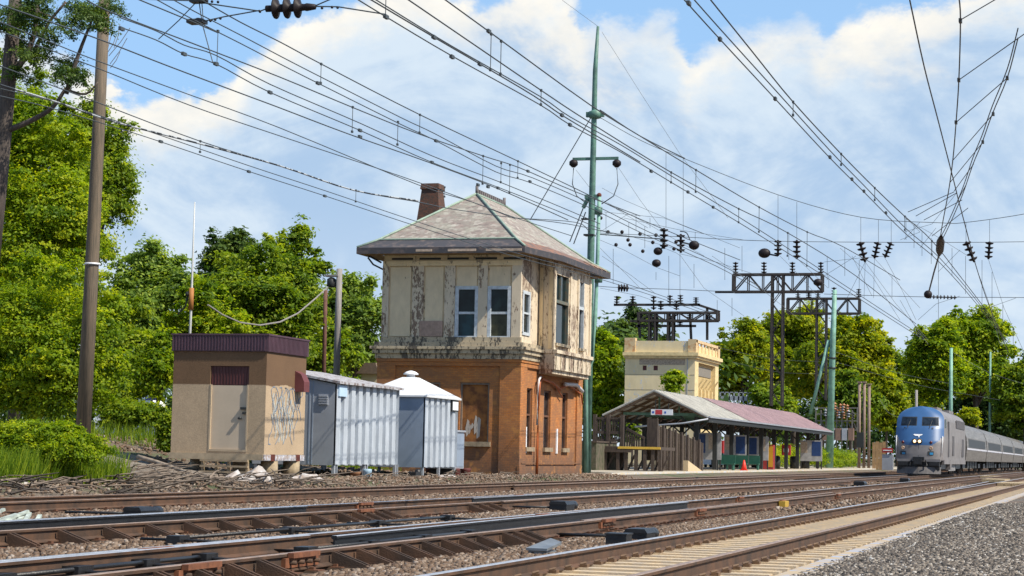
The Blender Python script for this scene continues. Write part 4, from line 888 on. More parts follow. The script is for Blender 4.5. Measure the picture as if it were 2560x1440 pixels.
for k, (x0_, y0_, x1_, y1_, Y, lab) in enumerate(((2378, 870, 2376, 1075, 260, 'faded green mast rising just behind the locomotive'), (2476, 880, 2474, 1070, 300, 'thin green mast above the passenger coaches'), (2291, 975, 2291, 1040, 230, 'short grey post behind the locomotive roof'))):
    pole('catenary_mast', lab, 'catenary mast', Y, [(x0_, y0_), (x1_, y1_)], [.28, .2, .15][k], [.2, .14, .15][k], M_greenpale if k < 2 else M_greypole, 'distant masts behind the train', zb=0)
# ---------------------------------------------------------------- lattice structures of the power line
def gantry(label, Y, xa, xb, ya, yb, posts, ybase, ins, extra=()):
    c = PY((xa+xb)/2, ybase, Y); T = thing('lattice_gantry', label, 'power line gantry', (c.x, Y, c.z), 'lattice gantries beyond the station'); px2m = 5000/ (Y*1.02)
    zt, zb = PY(xa, ya, Y).z, PY(xa, yb, Y).z; X0, X1 = PY(xa, ya, Y).x, PY(xb, ya, Y).x; w_ = .9
    b_ = MB()
    for y in (Y-w_/2, Y+w_/2):
        b_.bar((X0, y, zt), (X1, y, zt), .2); b_.bar((X0, y, zb), (X1, y, zb), .2); b_.bar((X0, y, zb), (X0, y, zt), .22); b_.bar((X1, y, zb), (X1, y, zt), .22)
        n = 6
        for i in range(n):
            a = X0+(X1-X0)*i/n; c2 = X0+(X1-X0)*(i+1)/n; b_.bar((a, y, zt if i % 2 else zb), (c2, y, zb if i % 2 else zt), .11)
            b_.bar((c2, y, zb), (c2, y, zt), .09)
    for i in range(7): a = X0+(X1-X0)*i/6; b_.bar((a, Y-w_/2, zt), (a, Y+w_/2, zt), .1)
    b_.build('truss_beam', M_lattice, T)
    for (pa, pb) in posts:
        zz = PY(pa, ybase, Y).z; A_, B_ = PY(pa, yb, Y).x, PY(pb, yb, Y).x
        b_ = MB()
        for X in (A_, B_):
            for y in (Y-w_/2, Y+w_/2): b_.bar((X, y, zz), (X, y, zt), .17)
        n = int((zt-zz)/1.3)
        for i in range(n):
            z0_ = zz+(zt-zz)*i/n; z1_ = zz+(zt-zz)*(i+1)/n
            for y in (Y-w_/2, Y+w_/2): b_.bar((A_ if i % 2 else B_, y, z0_), (B_ if i % 2 else A_, y, z1_), .07)
            b_.bar((B_, Y-w_/2, z0_), (B_, Y+w_/2, z1_), .07)
        b_.build('lattice_post', M_lattice, T)
    for (px, py0, py1) in ins:
        q = MB(); a, b = PY(px, py0, Y), PY(px, py1, Y); insul(q, a, b, .30, 4); q.build('insulator', M_insul, T)
    for (pa, qa, pb, qb) in extra:
        q = MB(); q.bar(PY(pa, qa, Y), PY(pb, qb, Y), .22); q.build('crossarm', M_lattice, T)
    return T
gantry('T shaped lattice gantry with insulators, tallest, above the pale trees', 190, 1835, 2056, 687, 730, [(1931, 1958)], 1015, [(1839, 655, 685), (1910, 655, 685), (1981, 655, 685), (2052, 655, 685), (2022, 730, 745)], [(1788, 730, 1835, 730)])
gantry('lower lattice gantry right of the tallest one, behind the green braced mast', 215, 1970, 2149, 747, 784, [(2042, 2066)], 1000, [(1995, 725, 745), (2045, 725, 745), (2085, 718, 745), (2147, 722, 745)])
gantry('crowded lattice gantry above the cream building', 185, 1600, 1795, 782, 802, [(1625, 1640), (1672, 1684)], 900, [(1542, 740, 765), (1582, 740, 765), (1634, 740, 775), (1652, 752, 775), (1675, 738, 765), (1691, 752, 775), (1701, 737, 762), (1740, 743, 762), (1724, 782, 800), (1774, 782, 800), (1640, 802, 816), (1700, 802, 816)], [(1535, 762, 1750, 762), (1745, 762, 1800, 780), (1575, 803, 1780, 803), (1590, 815, 1740, 815), (1595, 780, 1600, 845), (1768, 770, 1768, 850), (1725, 780, 1728, 850)])
# ---------------------------------------------------------------- station canopy
CN = thing('platform_canopy', 'long station platform canopy with pink metal roof and pale near end', 'canopy', (-27.3, 150, .1))
cx0, cx1, cyA, cyB, ez, rz, rx = -30.7, -23.9, 123.8, 183, 3.5, 5.12, -27.35
M_rw = mat('pale_weathered_metal_roof', (.66, .63, .56), .7, .0, .3, 1.5, stretch=(1, 3, 1)); M_rp = mat('faded_pink_metal_roof', (.54, .40, .40), .7, .0, .25, 1.2, stretch=(1, 3, 1))
def roofsec(ya, yb, M):
    b_ = MB(); t_ = .08
    for s, xe in ((1, cx1), (-1, cx0)):
        b_.add([(rx, ya, rz), (xe, ya, ez), (xe, yb, ez), (rx, yb, rz), (rx, ya, rz-t_), (xe, ya, ez-t_), (xe, yb, ez-t_), (rx, yb, rz-t_)], [(0, 1, 2, 3), (7, 6, 5, 4), (0, 4, 5, 1), (1, 5, 6, 2), (2, 6, 7, 3)])
        n = int((yb-ya)/.6)
        for i in range(n+1):
            y = ya+(yb-ya)*i/n; b_.bar((rx, y, rz+.02), (xe, y, ez+.02), .05, .06)
    b_.build('roof', M, CN)
roofsec(cyA, 139.5, M_rw); roofsec(139.5, cyB, M_rp)
M_wd = mat('canopy_brown_timber', (.20, .13, .08), .85, 0, .35, 3)
b_ = MB()
for i in range(24):
    y = cyA+.15+i*2.5; b_.bar((rx, y, rz-.2), (cx1+.1, y, ez-.14), .1, .16); b_.bar((rx, y, rz-.2), (cx0-.1+.2, y, ez-.14), .1, .16)
for u in (.25, .5, .75):
    for xe in (cx1, cx0): b_.bar((rx+(xe-rx)*u, cyA, rz+(ez-rz)*u-.14), (rx+(xe-rx)*u, cyB, rz+(ez-rz)*u-.14), .08, .1)
b_.build('rafters', M_wd, CN)
b_ = MB(); b_.bar((cx1+.03, cyA, ez-.2), (cx1+.03, cyB, ez-.2), .12, .3); b_.bar((cx0, cyA, ez-.2), (cx0, cyB, ez-.2), .12, .3); b_.build('fascia', M_dark, CN)
b_ = MB(); b_.bar((cx1+.1, cyA, ez-.02), (cx1+.1, cyB, ez-.04), .14, .1); b_.tube([(cx1+.05, cyA-.1, ez-.15), (cx1-1.5, cyA-.3, ez-.45), (cx0+2.2, cyA-.3, ez-.72)], .06, 6); b_.build('gutter', M_gsteel, CN)
ys = [PL(px, 1100, 24.9).y for px in (1735, 1810, 1880, 1938, 1992, 2040)]
for k in range(10):
    y = cyA+1.6+k*6.2
    for X in (-24.9, -29.7):
        b_ = MB(); b_.box(X-.14, X+.14, y-.14, y+.14, .15, ez); b_.bar((X, y, 2.6), (X+(1.0 if X > -27 else -1.0)*.9, y, 3.4), .1); b_.bar((X, y, 2.5), (X-(1.2 if X > -27 else -1.2), y, 3.7), .1); b_.build('post', M_dark, CN)
    b_ = MB(); b_.bar((-24.9, y, 3.65), (-29.7, y, 3.65), .12, .18); b_.bar((rx, y, 3.7), (rx, y, 5.2), .1); b_.build('tie_beam', M_green, CN)
b_ = MB(); p = PL(1628, 1020, 26.9)
SG = thing('platform_sign', 'small white hanging sign with a red panel under the canopy gable', 'sign', (p.x, cyA-.2, 3.4))
a, c = PY(1628, 1023, cyA-.25), PY(1682, 1038, cyA-.25)
b_.box(a.x, c.x, cyA-.3, cyA-.22, c.z, a.z); b_.build('board', M_white, SG)
b_ = MB(); w_ = c.x-a.x; b_.box(a.x+w_*.2, a.x+w_*.52, cyA-.306, cyA-.3, c.z+.03, a.z-.03); b_.build('red_panel', mat('red_sign_paint', (.5, .04, .05), .5), SG)
b_ = MB(); b_.box(a.x+w_*.62, a.x+w_*.7, cyA-.306, cyA-.3, c.z+.1, a.z-.12); b_.box(a.x+w_*.05, a.x+w_*.15, cyA-.306, cyA-.3, c.z+.1, a.z-.12); b_.build('blue_mark', mat('blue_sign_paint', (.05, .12, .45), .5), SG)
b_ = MB(); b_.tube([(a.x+w_*.2, cyA-.26, a.z), (a.x+w_*.2, cyA-.26, a.z+.6)], .03, 5); b_.tube([(a.x+w_*.8, cyA-.26, a.z), (a.x+w_*.8, cyA-.26, a.z+.4)], .03, 5); b_.build('hanger', M_dark, SG)
# platform slab
b_ = MB(); b_.box(-34, -22.6, 100, 300, -.3, .11); meta(b_.build('platform', mat('pale_platform_paving', (.42, .36, .27), .9, 0, .3, 3)), kind='structure', label='low station platform paving')
b_ = MB(); b_.box(-22.9, -22.3, 92, 300, -.3, .14); meta(b_.build('platform_edge', mat('tan_platform_edge', (.55, .43, .24), .85, 0, .3, 2, col2=(.50, .52, .56))), kind='structure', label='tan platform edge strip')
# platform furniture
def poster_case(px, Lx, w_, label, blue_left=True):
    y = PL(px, 1120, Lx).y; X = -Lx; T = thing('poster_case', label, 'poster case', (X, y, .11), 'poster cases on the platform')
    b_ = MB(); b_.box(X-w_/2, X+w_/2, y-.06, y+.06, .8, 2.6); b_.build('panel', mat('grey_white_case', (.42, .42, .43), .6, 0, .3, 3), T)
    b_ = MB(); a = X-w_/2+.04 if blue_left else X+.05; b_.box(a, a+w_*.42, y-.068, y-.06, 1.25, 2.5); b_.build('blue_poster', mat('blue_poster', (.02, .06, .20), .5, 0, .3, 6), T)
    b_ = MB(); a = X+.1 if blue_left else X-w_/2+.06; b_.box(a, a+w_*.3, y-.068, y-.06, 1.5, 2.45); b_.build('pale_poster', mat('pale_poster', (.55, .45, .36), .6, 0, .4, 8), T)
    for X_ in (X-w_/2+.06, X+w_/2-.06):
        b_ = MB(); b_.box(X_-.05, X_+.05, y-.05, y+.05, .11, .8); b_.build('leg', M_dark, T)
poster_case(1768, 25.6, 1.9, 'white poster case with a wide blue poster at the near end of the platform')
poster_case(1838, 25.6, 1.6, 'white poster case with a blue poster beside the green benches', False)
poster_case(1895, 25.4, 1.6, 'white poster case with a pale poster in the middle of the platform')
poster_case(2028, 24.6, 1.9, 'white poster case past the far end of the canopy', False)
for k, (px, lab) in enumerate(((1794, 'red waste bin cabinet beside the nearest poster case'), (1966, 'red notice box by the canopy posts near the hedge'), (2044, 'small red notice box right of the farthest poster case'))):
    y = PL(px, 1120, 25).y; T = thing('notice_box', lab, 'notice box', (-25, y, .11), 'red notice boxes on the platform'); s = (.42, .36, .3)[k]
    b_ = MB(); b_.box(-25-s, -25+s, y-.15, y+.15, 1.25, 2.1); b_.build('box', mat('red_notice_paint', (.42, .03, .03), .5, 0, .2, 5), T)
    b_ = MB(); b_.box(-25.06, -24.94, y-.06, y+.06, .11, 1.25); b_.build('post', M_dark, T)
    b_ = MB(); b_.box(-25-s*.6, -25+s*.6, y-.156, y-.15, 1.5, 1.8); b_.build('label_plate', M_white, T)
M_bench = mat('dark_green_bench', (.02, .11, .075), .5, 0, .2, 4)
for k, px in enumerate((1826, 1858, 1888)):
    y = PL(px, 1160, 24.6).y; T = thing('bench', ['dark green bench nearest the wooden fence, under the canopy', 'dark green bench behind the small red cone', 'dark green bench farthest along the platform'][k], 'bench', (-24.9, y, .11), 'green benches on the platform')
    b_ = MB(); b_.box(-25.8, -24.3, y-.3, y+.3, .5, .58); b_.build('seat', M_bench, T); b_ = MB(); b_.box(-25.8, -24.3, y+.26, y+.34, .58, 1.15); b_.build('backrest', M_bench, T)
    for X in (-25.7, -24.4): b_ = MB(); b_.box(X-.05, X+.05, y-.28, y+.28, .11, .5); b_.build('leg', M_bench, T)
y = PL(1860, 1170, 23.6).y; b_ = MB(); b_.box(-23.85, -23.35, y-.25, y+.25, .11, .17); b_.lathe((-23.6, y, .17), (0, 0, 1), [(0, .2), (.3, .13), (.65, .05)], 12); meta(b_.build('traffic_cone', mat('red_cone', (.75, .04, .02), .5)), 'small red traffic cone standing on the platform', 'traffic cone')
y = PL(1922, 1150, 25).y; T = thing('vending_machine', 'yellow and red vending machine under the canopy', 'vending machine', (-25, y, .11)); b_ = MB(); b_.box(-25.5, -24.6, y-.4, y+.4, .11, 2.0); b_.build('body', mat('red_vending', (.3, .03, .03), .5), T); b_ = MB(); b_.box(-25.0, -24.62, y-.41, y-.4, .3, 1.9); b_.build('front_panel', mat('yellow_vending', (.6, .3, .02), .5), T)
for k, px in enumerate((1940, 1985, 2012)):
    y = PL(px, 1150, 26).y; b_ = MB(); b_.cyl(-26, y, .11, 1.1, .35, 12); b_.cyl(-26, y, 1.1, 1.2, .38, 12, .2); meta(b_.build('litter_bin', M_dark), ['dark litter bin left of the red notice box, near canopy post', 'dark litter bin right of the red notice box', 'dark litter bin by the hedge end of the platform'][k], 'litter bin', 'dark litter bins')
# wooden stair deck and fences between tower and canopy
Yd = 112
DK = thing('wooden_deck', 'dark timber stair deck with a yellow front edge, right of the tower', 'deck', (-27.6, Yd, 0)); X = lambda px, Y=Yd: PY(px, 1100, Y).x; Z = lambda py, Y=Yd, px=1560: PY(px, py, Y).z
b_ = MB(); b_.box(X(1508), X(1652), Yd, Yd+4, Z(1124), Z(1116)); b_.build('deck_boards', M_wood, DK)
b_ = MB(); b_.box(X(1545), X(1652), Yd-.06, Yd, Z(1122), Z(1116)); b_.build('yellow_edge', mat('yellow_edge_paint', (.6, .38, .05), .7), DK)
b_ = MB(); b_.box(X(1508), X(1580), Yd-.08, Yd-.02, Z(1131), Z(1124)); b_.build('beam', M_wood, DK)
for px in (1512, 1545, 1565, 1590, 1612, 1632, 1650):
    b_ = MB(); b_.box(X(px)-.09, X(px)+.09, Yd, Yd+.2, -.1, Z(1124)); b_.build('post', M_wood, DK)
    b_ = MB(); b_.bar((X(px), Yd+.3, .0), (X(px)+.5, Yd+.3, 1.1), .07, .1); b_.build('brace', M_wood, DK)
RL = thing('wooden_railing', 'dark timber balustrade at the top of the stair deck', 'railing', (X(1510), Yd+1, Z(1110)))
for px in (1476, 1510, 1545): b_ = MB(); b_.box(X(px)-.1, X(px)+.1, Yd+.9, Yd+1.1, .0, Z(1036)); b_.build('post', M_wood, RL)
b_ = MB(); b_.box(X(1474), X(1546), Yd+.94, Yd+1.06, Z(1048), Z(1043)); b_.box(X(1474), X(1546), Yd+.94, Yd+1.06, Z(1104), Z(1098)); b_.box(X(1474), X(1546), Yd+.94, Yd+1.06, Z(1085), Z(1078)); b_.build('rail', M_wood, RL)
b_ = MB()
for i in range(13): a = X(1474)+(X(1546)-X(1474))*(i+.5)/13; b_.box(a-.035, a+.035, Yd+.97, Yd+1.03, Z(1098), Z(1048))
b_.build('balusters', M_wood, RL)
HR = thing('stair_handrail', 'sloping timber handrail behind the stair deck', 'handrail', (X(1565), Yd+2, Z(1110)))
b_ = MB(); b_.bar((X(1546), Yd+2, Z(1070)), (X(1592), Yd+2, Z(1094)), .1, .14); b_.build('rail', M_wood, HR)
for i in range(8): b_ = MB(); a = X(1548+i*6); b_.box(a-.05, a+.05, Yd+1.97, Yd+2.03, Z(1116), Z(1072+i*3)); b_.build('baluster', M_wood, HR)
b_ = MB(); b_.box(X(1593), X(1620), Yd+2.5, Yd+2.7, Z(1150), Z(1043)); meta(b_.build('timber_screen', M_wood), 'tall dark timber screen panel under the canopy gable', 'screen')
FN = thing('board_fence', 'brown vertical board fence stepping down towards the tracks beside the ramp', 'fence', (-24.7, 115, 0))
pa, pb = PL(1640, 1120, 25.6), PL(1755, 1120, 24.2); n = 24
for i in range(n):
    u = i/(n-1); x = pa.x+(pb.x-pa.x)*u; y = pa.y+(pb.y-pa.y)*u; zt = PY(1640+115*u, 1062+45*u, y).z
    b_ = MB(); w_ = .20; dy = (pb.y-pa.y)/n
    b_.add([(x-.03, y, -.1), (x+.03, y, -.1), (x+.03, y+dy*.97, -.1), (x-.03, y+dy*.97, -.1), (x-.03, y, zt), (x+.03, y, zt), (x+.03, y+dy*.97, zt-.02), (x-.03, y+dy*.97, zt-.02)], [(0, 3, 2, 1), (4, 5, 6, 7), (0, 1, 5, 4), (1, 2, 6, 5), (2, 3, 7, 6), (3, 0, 4, 7)])
    if i % 3 == 0: b_.box(x, x+.12, y-.1, y+.1, -.1, zt+.12)
    b_.build('board', M_wood, FN)
b_ = MB(); p = PL(1733, 1180, 23.9); b_.prism([(PL(1716, 1180, 23.9).y, .05), (PL(1755, 1180, 23.9).y, .05), (PL(1716, 1160, 23.9).y, .75)], 'x', -24.1, -23.8); meta(b_.build('ramp_kerb', mat('tan_ramp_concrete', (.55, .42, .26), .9)), 'tan triangular ramp cheek at the foot of the board fence', 'ramp')
SWL = thing('stone_wall', 'dark rubble retaining wall under the balustrade, right of the mast', 'wall', (X(1490), Yd-2, 0)); b_ = MB(); b_.box(X(1462), X(1512), Yd-2, Yd+3, -.2, Z(1108)); b_.build('masonry', mat('dark_rubble', (.12, .095, .07), .95, 0, .6, 3, .8, 8, col2=(.04, .05, .02)), SWL)
b_ = MB(); b_.box(X(1460), X(1514), Yd-2.1, Yd+3, Z(1108), Z(1104)); b_.build('coping', M_wood, SWL)
# ---------------------------------------------------------------- cream substation building
M_bld = peel('cream_rendered_wall', (.76, .63, .38), (.42, .52, .68), .565, 1.0, (.40, .46, .56))
M_bldy = mat('warm_cream_trim', (.76, .60, .31), .8, 0, .3, 3)
Yb = 170; bx = lambda px: PY(px, 950, Yb).x; bzz = lambda py: PY(1650, py, Yb).z
BD = thing('cream_building', 'cream flat roofed rendered substation building behind the platform canopy', 'building', (bx(1650), Yb+5, .5))
X0, X1, YA, YB = bx(1562), -34.0, Yb, 181; zc0, zc1 = bzz(888), bzz(852); hz = [(bx(1606), bx(1616), bzz(926), bzz(914)), (bx(1633), bx(1644), bzz(926), bzz(914))]
b_ = MB(); wall(b_, 'y', YA, X0, X1, .3, zc1, hz, .2, -1); b_.add([(X0, YA, .3), (X0, YB, .3), (X0, YB, zc1), (X0, YA, zc1)], [(0, 1, 2, 3)]); b_.add([(X0, YB, .3), (X1, YB, .3), (X1, YB, zc1), (X0, YB, zc1)], [(0, 1, 2, 3)]); b_.add([(X0, YA, zc0+.8), (X1, YA, zc0+.8), (X1, YB, zc0+.8), (X0, YB, zc0+.8)], [(0, 1, 2, 3)])
b_.build('wall', M_bld, BD, fix=False)
sh = [(YA+1.6, YB-1.6, bzz(960)-2, bzz(912)+.3)]
b_ = MB(); wall(b_, 'x', X1, YA, YB, .3, zc0+.9, sh, .35, 1); b_.build('side_wall', M_bldy, BD, fix=False)
b_ = MB(); b_.box(X1-.4, X1-.35, sh[0][0], sh[0][1], sh[0][2], sh[0][3]); b_.build('recess_panel', mat('yellow_render', (.52, .38, .17), .85, 0, .25, 3), BD)
for i in range(5):
    b_ = MB(); y = sh[0][0]+.5+i*(sh[0][1]-sh[0][0]-1)/4; b_.box(X1-.35, X1-.15, y-.13, y+.13, sh[0][2], sh[0][3]-2.3); b_.bar((X1-.2, y, sh[0][3]-2.2), (X1+.35, y, sh[0][3]-1.4), .12)
    b_.build('rib', M_bldy, BD)
b_ = MB(); b_.box(X1-.34, X1-.3, sh[0][0]+.5, sh[0][1]-.5, sh[0][3]-1.1, sh[0][3]-.3); b_.build('dark_lintel', mat('grey_lintel', (.2, .18, .15), .8), BD)
b_ = MB(); b_.box(X0-.15, X1+.35, YA-.35, YB+.2, zc0-.05, zc0+.25); b_.box(X0-.1, X1+.2, YA-.2, YB+.1, zc0-.25, zc0-.05); b_.build('cornice', M_bldy, BD)
b_ = MB(); b_.box(X0-.05, X0+.9, YA-.12, YA+.6, zc0+.25, zc1+.25); b_.box(X1-.6, X1+.1, YA-.12, YA+.6, zc0+.25, zc1+.15); b_.box(X1-.5, X1+.1, YB-.8, YB+.1, zc0+.25, zc1+.15); b_.bar((X1, YA, zc1), (X1, YB, zc1), .2, .25)
for i in range(6): b_.box(X1-.1, X1+.05, YA+1.2+i*1.6, YA+1.5+i*1.6, zc0+.25, zc1)
b_.build('parapet', mat('rust_stained_parapet', (.58, .44, .25), .85, 0, .4, 3, col2=(.42, .18, .06), lo=.5, hi=.7), BD)
for h in hz: b_ = MB(); b_.box(h[0], h[1], YA+.15, YA+.18, h[2], h[3]); b_.build('window_pane', mat('maroon_shutter', (.12, .03, .03), .6), BD)
b_ = MB(); b_.box(bx(1598), bx(1712), YA-.02, YA-.005, bzz(912), bzz(897)); b_.build('faded_name_band', mat('faded_grey_lettering', (.46, .37, .27), .85, 0, .5, 9), BD)
b_ = MB(); b_.box(bx(1717), bx(1719), YA-.03, YA, .3, zc0-.2); b_.build('downpipe', M_gsteel, BD)
for py in (937, 975): b_ = MB(); b_.box(X0, X1, YA-.012, YA-.002, bzz(py), bzz(py-1)); b_.build('joint_line', mat('render_joint', (.3, .24, .16), .9), BD)
# low roof left of the tower
RH = thing('small_outbuilding', 'low brown roofed outbuilding behind the brick tower', 'outbuilding', (PY(930, 930, 100).x, 100, 1)); a, c = PY(898, 935, 100), PY(955, 935, 100)
b_ = MB(); zr, ze = PY(930, 908, 100).z, PY(930, 935, 100).z; b_.prism([(a.x, ze), (c.x, ze), (c.x-.2, zr), (a.x+.5, zr)], 'y', 99.5, 104); b_.build('roof', mat('brown_shingles', (.2, .14, .10), .9, 0, .3, 8), RH); b_ = MB(); b_.box(a.x+.2, c.x-.1, 99.8, 103.8, .5, ze); b_.build('wall', M_panel, RH)
# ---------------------------------------------------------------- train
TS = 1.13; TC = -12.9; LY = 146.5
def outline(hw, z0, z1, zs, crown, n=10):    # half-round roofed cross section
    pts = [(-hw, z0), (-hw, zs)]
    for i in range(1, n): a = math.pi*(1-i/n); pts.append((hw*math.cos(a), zs+(z1-zs)*math.sin(a)**crown))
    pts += [(hw, zs), (hw, z0)]; return pts
M_loco = mat('silver_grey_locomotive_paint', (.23, .21, .205), .5, .1, .15, 1.2, col2=(.16, .145, .14)); M_lblue = mat('blue_locomotive_paint', (.035, .105, .25), .4, 0, .15, 1.0)
M_lwhite = mat('white_trim', (.7, .7, .7), .5)
LO = thing('locomotive', 'silver and blue passenger diesel locomotive with lit headlights', 'locomotive', (TC, LY, 0))
S = TS; hw = 1.53*S
NX, NZ = 28, 44; z0_, zt_ = .95*S, 4.42*S
def prof_w(z):
    zz = z/S
    if zz < 1.2: return hw*.98
    if zz < 3.55: return hw*(1.0-.02*abs(zz-2.2))
    q = (zz-3.55)/(4.42-3.55); return hw*(.97)*math.sqrt(max(0.0, 1-q**2.6*.995))*(1-.12*q)
def nose(u, z):
    zz = z/S; base = 0 if zz < 1.35 else (zz-1.35)*.10*S if zz < 2.1 else (.075+(zz-2.1)*.48)*S if zz < 3.0 else (.507+(zz-3.0)*.72)*S
    return base+.55*S*abs(u)**3.2
g_ = []
for j in range(NZ+1):
    z = z0_+(zt_-z0_)*j/NZ; wv = prof_w(z)
    for i in range(NX+1):
        u = -1+2*i/NX; g_.append((TC+wv*u, LY+nose(u, z), z))
b_ = MB(); b_.smooth = True; b_.add(g_, [])
for j in range(NZ):
    for i in range(NX):
        u = -1+2*(i+.5)/NX; zz = (z0_+(zt_-z0_)*(j+.5)/NZ)/S
        edge = 1.86+1.15*max(0, abs(u)-.25)**2.6*1.3
        blue = zz > edge and abs(u) < .97-.0*zz
        k = NX+1; b_.f.append((j*k+i, j*k+i+1, (j+1)*k+i+1, (j+1)*k+i)); b_.m.append(1 if blue else 0); b_.sm.append(True)
b_.build('nose', [M_loco, M_lblue], LO)
b_ = MB(); n = NZ+1; LE = LY+21*S
for s in (-1, 1):
    vs = []
    for j in range(NZ+1):
        z = z0_+(zt_-z0_)*j/NZ; wv = prof_w(z)*s; vs += [(TC+wv, LY+nose(1, z), z), (TC+(prof_w(z) if True else 0)*s, LY+3.2*S, z), (TC+wv, LE, z)]
    b_.add(vs, [(3*j+a, 3*j+a+1, 3*j+4+a, 3*j+3+a) for j in range(NZ) for a in (0, 1)])
zz = zt_; b_.add([(TC-prof_w(zz), LY+nose(0, zz), zz), (TC+prof_w(zz), LY+nose(0, zz), zz), (TC+prof_w(zz), LE, zz), (TC-prof_w(zz), LE, zz)], [(0, 1, 2, 3)])
b_.box(TC-hw*.95, TC+hw*.95, LE-.05, LE, z0_, 3.7*S); b_.build('body', M_loco, LO)
def onnose(u, zz, d=.02): z = zz*S; return (TC+prof_w(z)*u, LY+nose(u, z)-d, z)
def nosepatch(u0, u1, za, zb, M, name, d=.02, n=6):
    q = MB()
    for i in range(n):
        a, c = u0+(u1-u0)*i/n, u0+(u1-u0)*(i+1)/n; q.add([onnose(a, za, d), onnose(c, za, d), onnose(c, zb, d), onnose(a, zb, d)], [(0, 1, 2, 3)])
    return q.build(name, M, LO, fix=False)
G_ = glass('dark_windscreen', (.02, .03, .045), .1)
nosepatch(-.80, -.12, 3.15, 3.72, M_dark, 'windscreen_frame', .02); nosepatch(.10, .80, 3.15, 3.72, M_dark, 'windscreen_frame', .02)
for u in (-.95, .95):
    b_ = MB(); b_.tube([onnose(u, 1.3, .12), onnose(u, 2.0, .12), onnose(u, 2.5, .12)], .025, 6); b_.build('handrail', M_lwhite, LO)
for u in (-.5, .42):
    b_ = MB(); b_.tube([onnose(u, 3.0, .06), onnose(u+.1, 3.5, .07)], .018, 5); b_.build('wiper', M_dark, LO)
nosepatch(-.012, .0, 1.1, 2.0, M_dark, 'nose_seam', .012, 1)
nosepatch(-.77, -.15, 3.2, 3.67, G_, 'windscreen', .04); nosepatch(.13, .77, 3.2, 3.67, G_, 'windscreen', .04)
for u in (-.62, .55): nosepatch(u-.03, u+.03, 2.96, 3.04, M_dark, 'wiper_motor', .05, 2)
b_ = MB(); pts = [(-.25, 2.60), (.16, 2.60), (.10, 2.52), (.04, 2.50), (.0, 2.36), (-.04, 2.48), (-.16, 2.49)]; b_.add([onnose(u, z, .035) for u, z in pts], [tuple(range(len(pts)))]); b_.build('emblem', M_lwhite, LO, fix=False)
for u in (-.19, .01):
    b_ = MB(); c = onnose(u+.02, 2.14, .0); b_.lathe((c[0], c[1]+.05, c[2]), (0, -1, 0), [(0, .2), (.12, .2), (.12, .13), (.13, .01)], 14); b_.mi = 0; HL = b_.build('headlight', M_dark, LO)
    b_ = MB(); b_.lathe((c[0], c[1]-.085, c[2]), (0, -1, 0), [(0, .105), (.03, .09), (.045, .01)], 14); b_.build('lens', emis('warm_headlight_glow', (1, .66, .36), 1.7), HL)
for u in (-.66, .50):
    b_ = MB(); c = onnose(u, 2.08, 0); b_.lathe((c[0], c[1]+.03, c[2]), (0, -1, 0), [(0, .1), (.08, .1), (.09, .02)], 10); b_.build('marker_light', mat('dark_red_lens', (.1, .01, .01), .3), LO)
    b_ = MB(); c = onnose(u, 1.72, 0); b_.lathe((c[0], c[1]+.03, c[2]), (0, -1, 0), [(0, .13), (.08, .13), (.08, .08), (.05, .02)], 12); b_.build('ditch_light', mat('amber_lens', (.5, .32, .2), .3), LO)
    nosepatch(u-.12, u+.12, 1.28, 1.52, M_dark, 'step_recess', .03, 3)
    nosepatch(u-.04, u+.10, 1.30, 1.44, mat('blue_lens', (.02, .2, .4), .3), 'class_light', .045, 2)
b_ = MB(); b_.box(TC-1.35*S, TC+1.35*S, LY-.05, LY+1.0, .86*S, 1.02*S); b_.build('bumper_beam', M_loco, LO)
b_ = MB(); b_.box(TC-.35*S, TC+.35*S, LY-.25, LY+.5, .95*S, 1.15*S); b_.box(TC-.18, TC+.18, LY-.75, LY, .72*S, 1.0*S); b_.box(TC-.28, TC+.28, LY-.85, LY-.5, .68*S, 1.05*S); b_.build('coupler', M_black, LO)
b_ = MB()
for s in (-1, 1):
    b_.tube([(TC+s*.5, LY-.1, .95*S), (TC+s*.62, LY-.3, .6*S), (TC+s*.4, LY-.35, .55*S)], .045, 6); b_.box(TC+s*1.1-.35, TC+s*1.1+.35, LY-.15, LY+.25, .6*S, .86*S)
b_.box(TC-1.3*S, TC+1.3*S, LY+.1, LY+.6, .35*S, .88*S)
b_.build('hose_gear', M_black, LO)
b_ = MB(); n = 10
for i in range(n):
    u0, u1 = -1+2*i/n, -1+2*(i+1)/n; f_y = lambda u: LY-.35+.55*abs(u)**1.8
    b_.add([(TC+1.38*S*u0, f_y(u0), .10), (TC+1.38*S*u1, f_y(u1), .10), (TC+1.38*S*u1, f_y(u1)+.15, .52*S), (TC+1.38*S*u0, f_y(u0)+.15, .52*S)], [(0, 1, 2, 3)])
b_.build('plough', mat('dusty_grey_plough', (.13, .12, .12), .7, 0, .4, 3), LO, fix=False)
b_ = MB()
for s in (-1, 1):
    X = TC+s*(hw*.985+.012); b_.add([(X, LY+1.75, 3.05*S), (X, LY+3.1, 3.05*S), (X, LY+3.1, 3.62*S), (X, LY+2.05, 3.62*S)], [(0, 1, 2, 3)])
b_.build('side_window', G_, LO, fix=False)
b_ = MB(); X = TC+hw+.012
for ya, yb, za, zb in ((4.2, 5.2, 1.2, 3.5), (8, 9.6, 1.3, 2.6), (11.5, 20, 3.2, 3.75), (17.2, 19.2, 1.25, 2.5)): b_.box(X-.02, X, LY+ya*S, LY+yb*S, za*S, zb*S)
b_.build('side_grille', mat('dark_grille', (.09, .085, .09), .7, 0, .3, 6), LO)
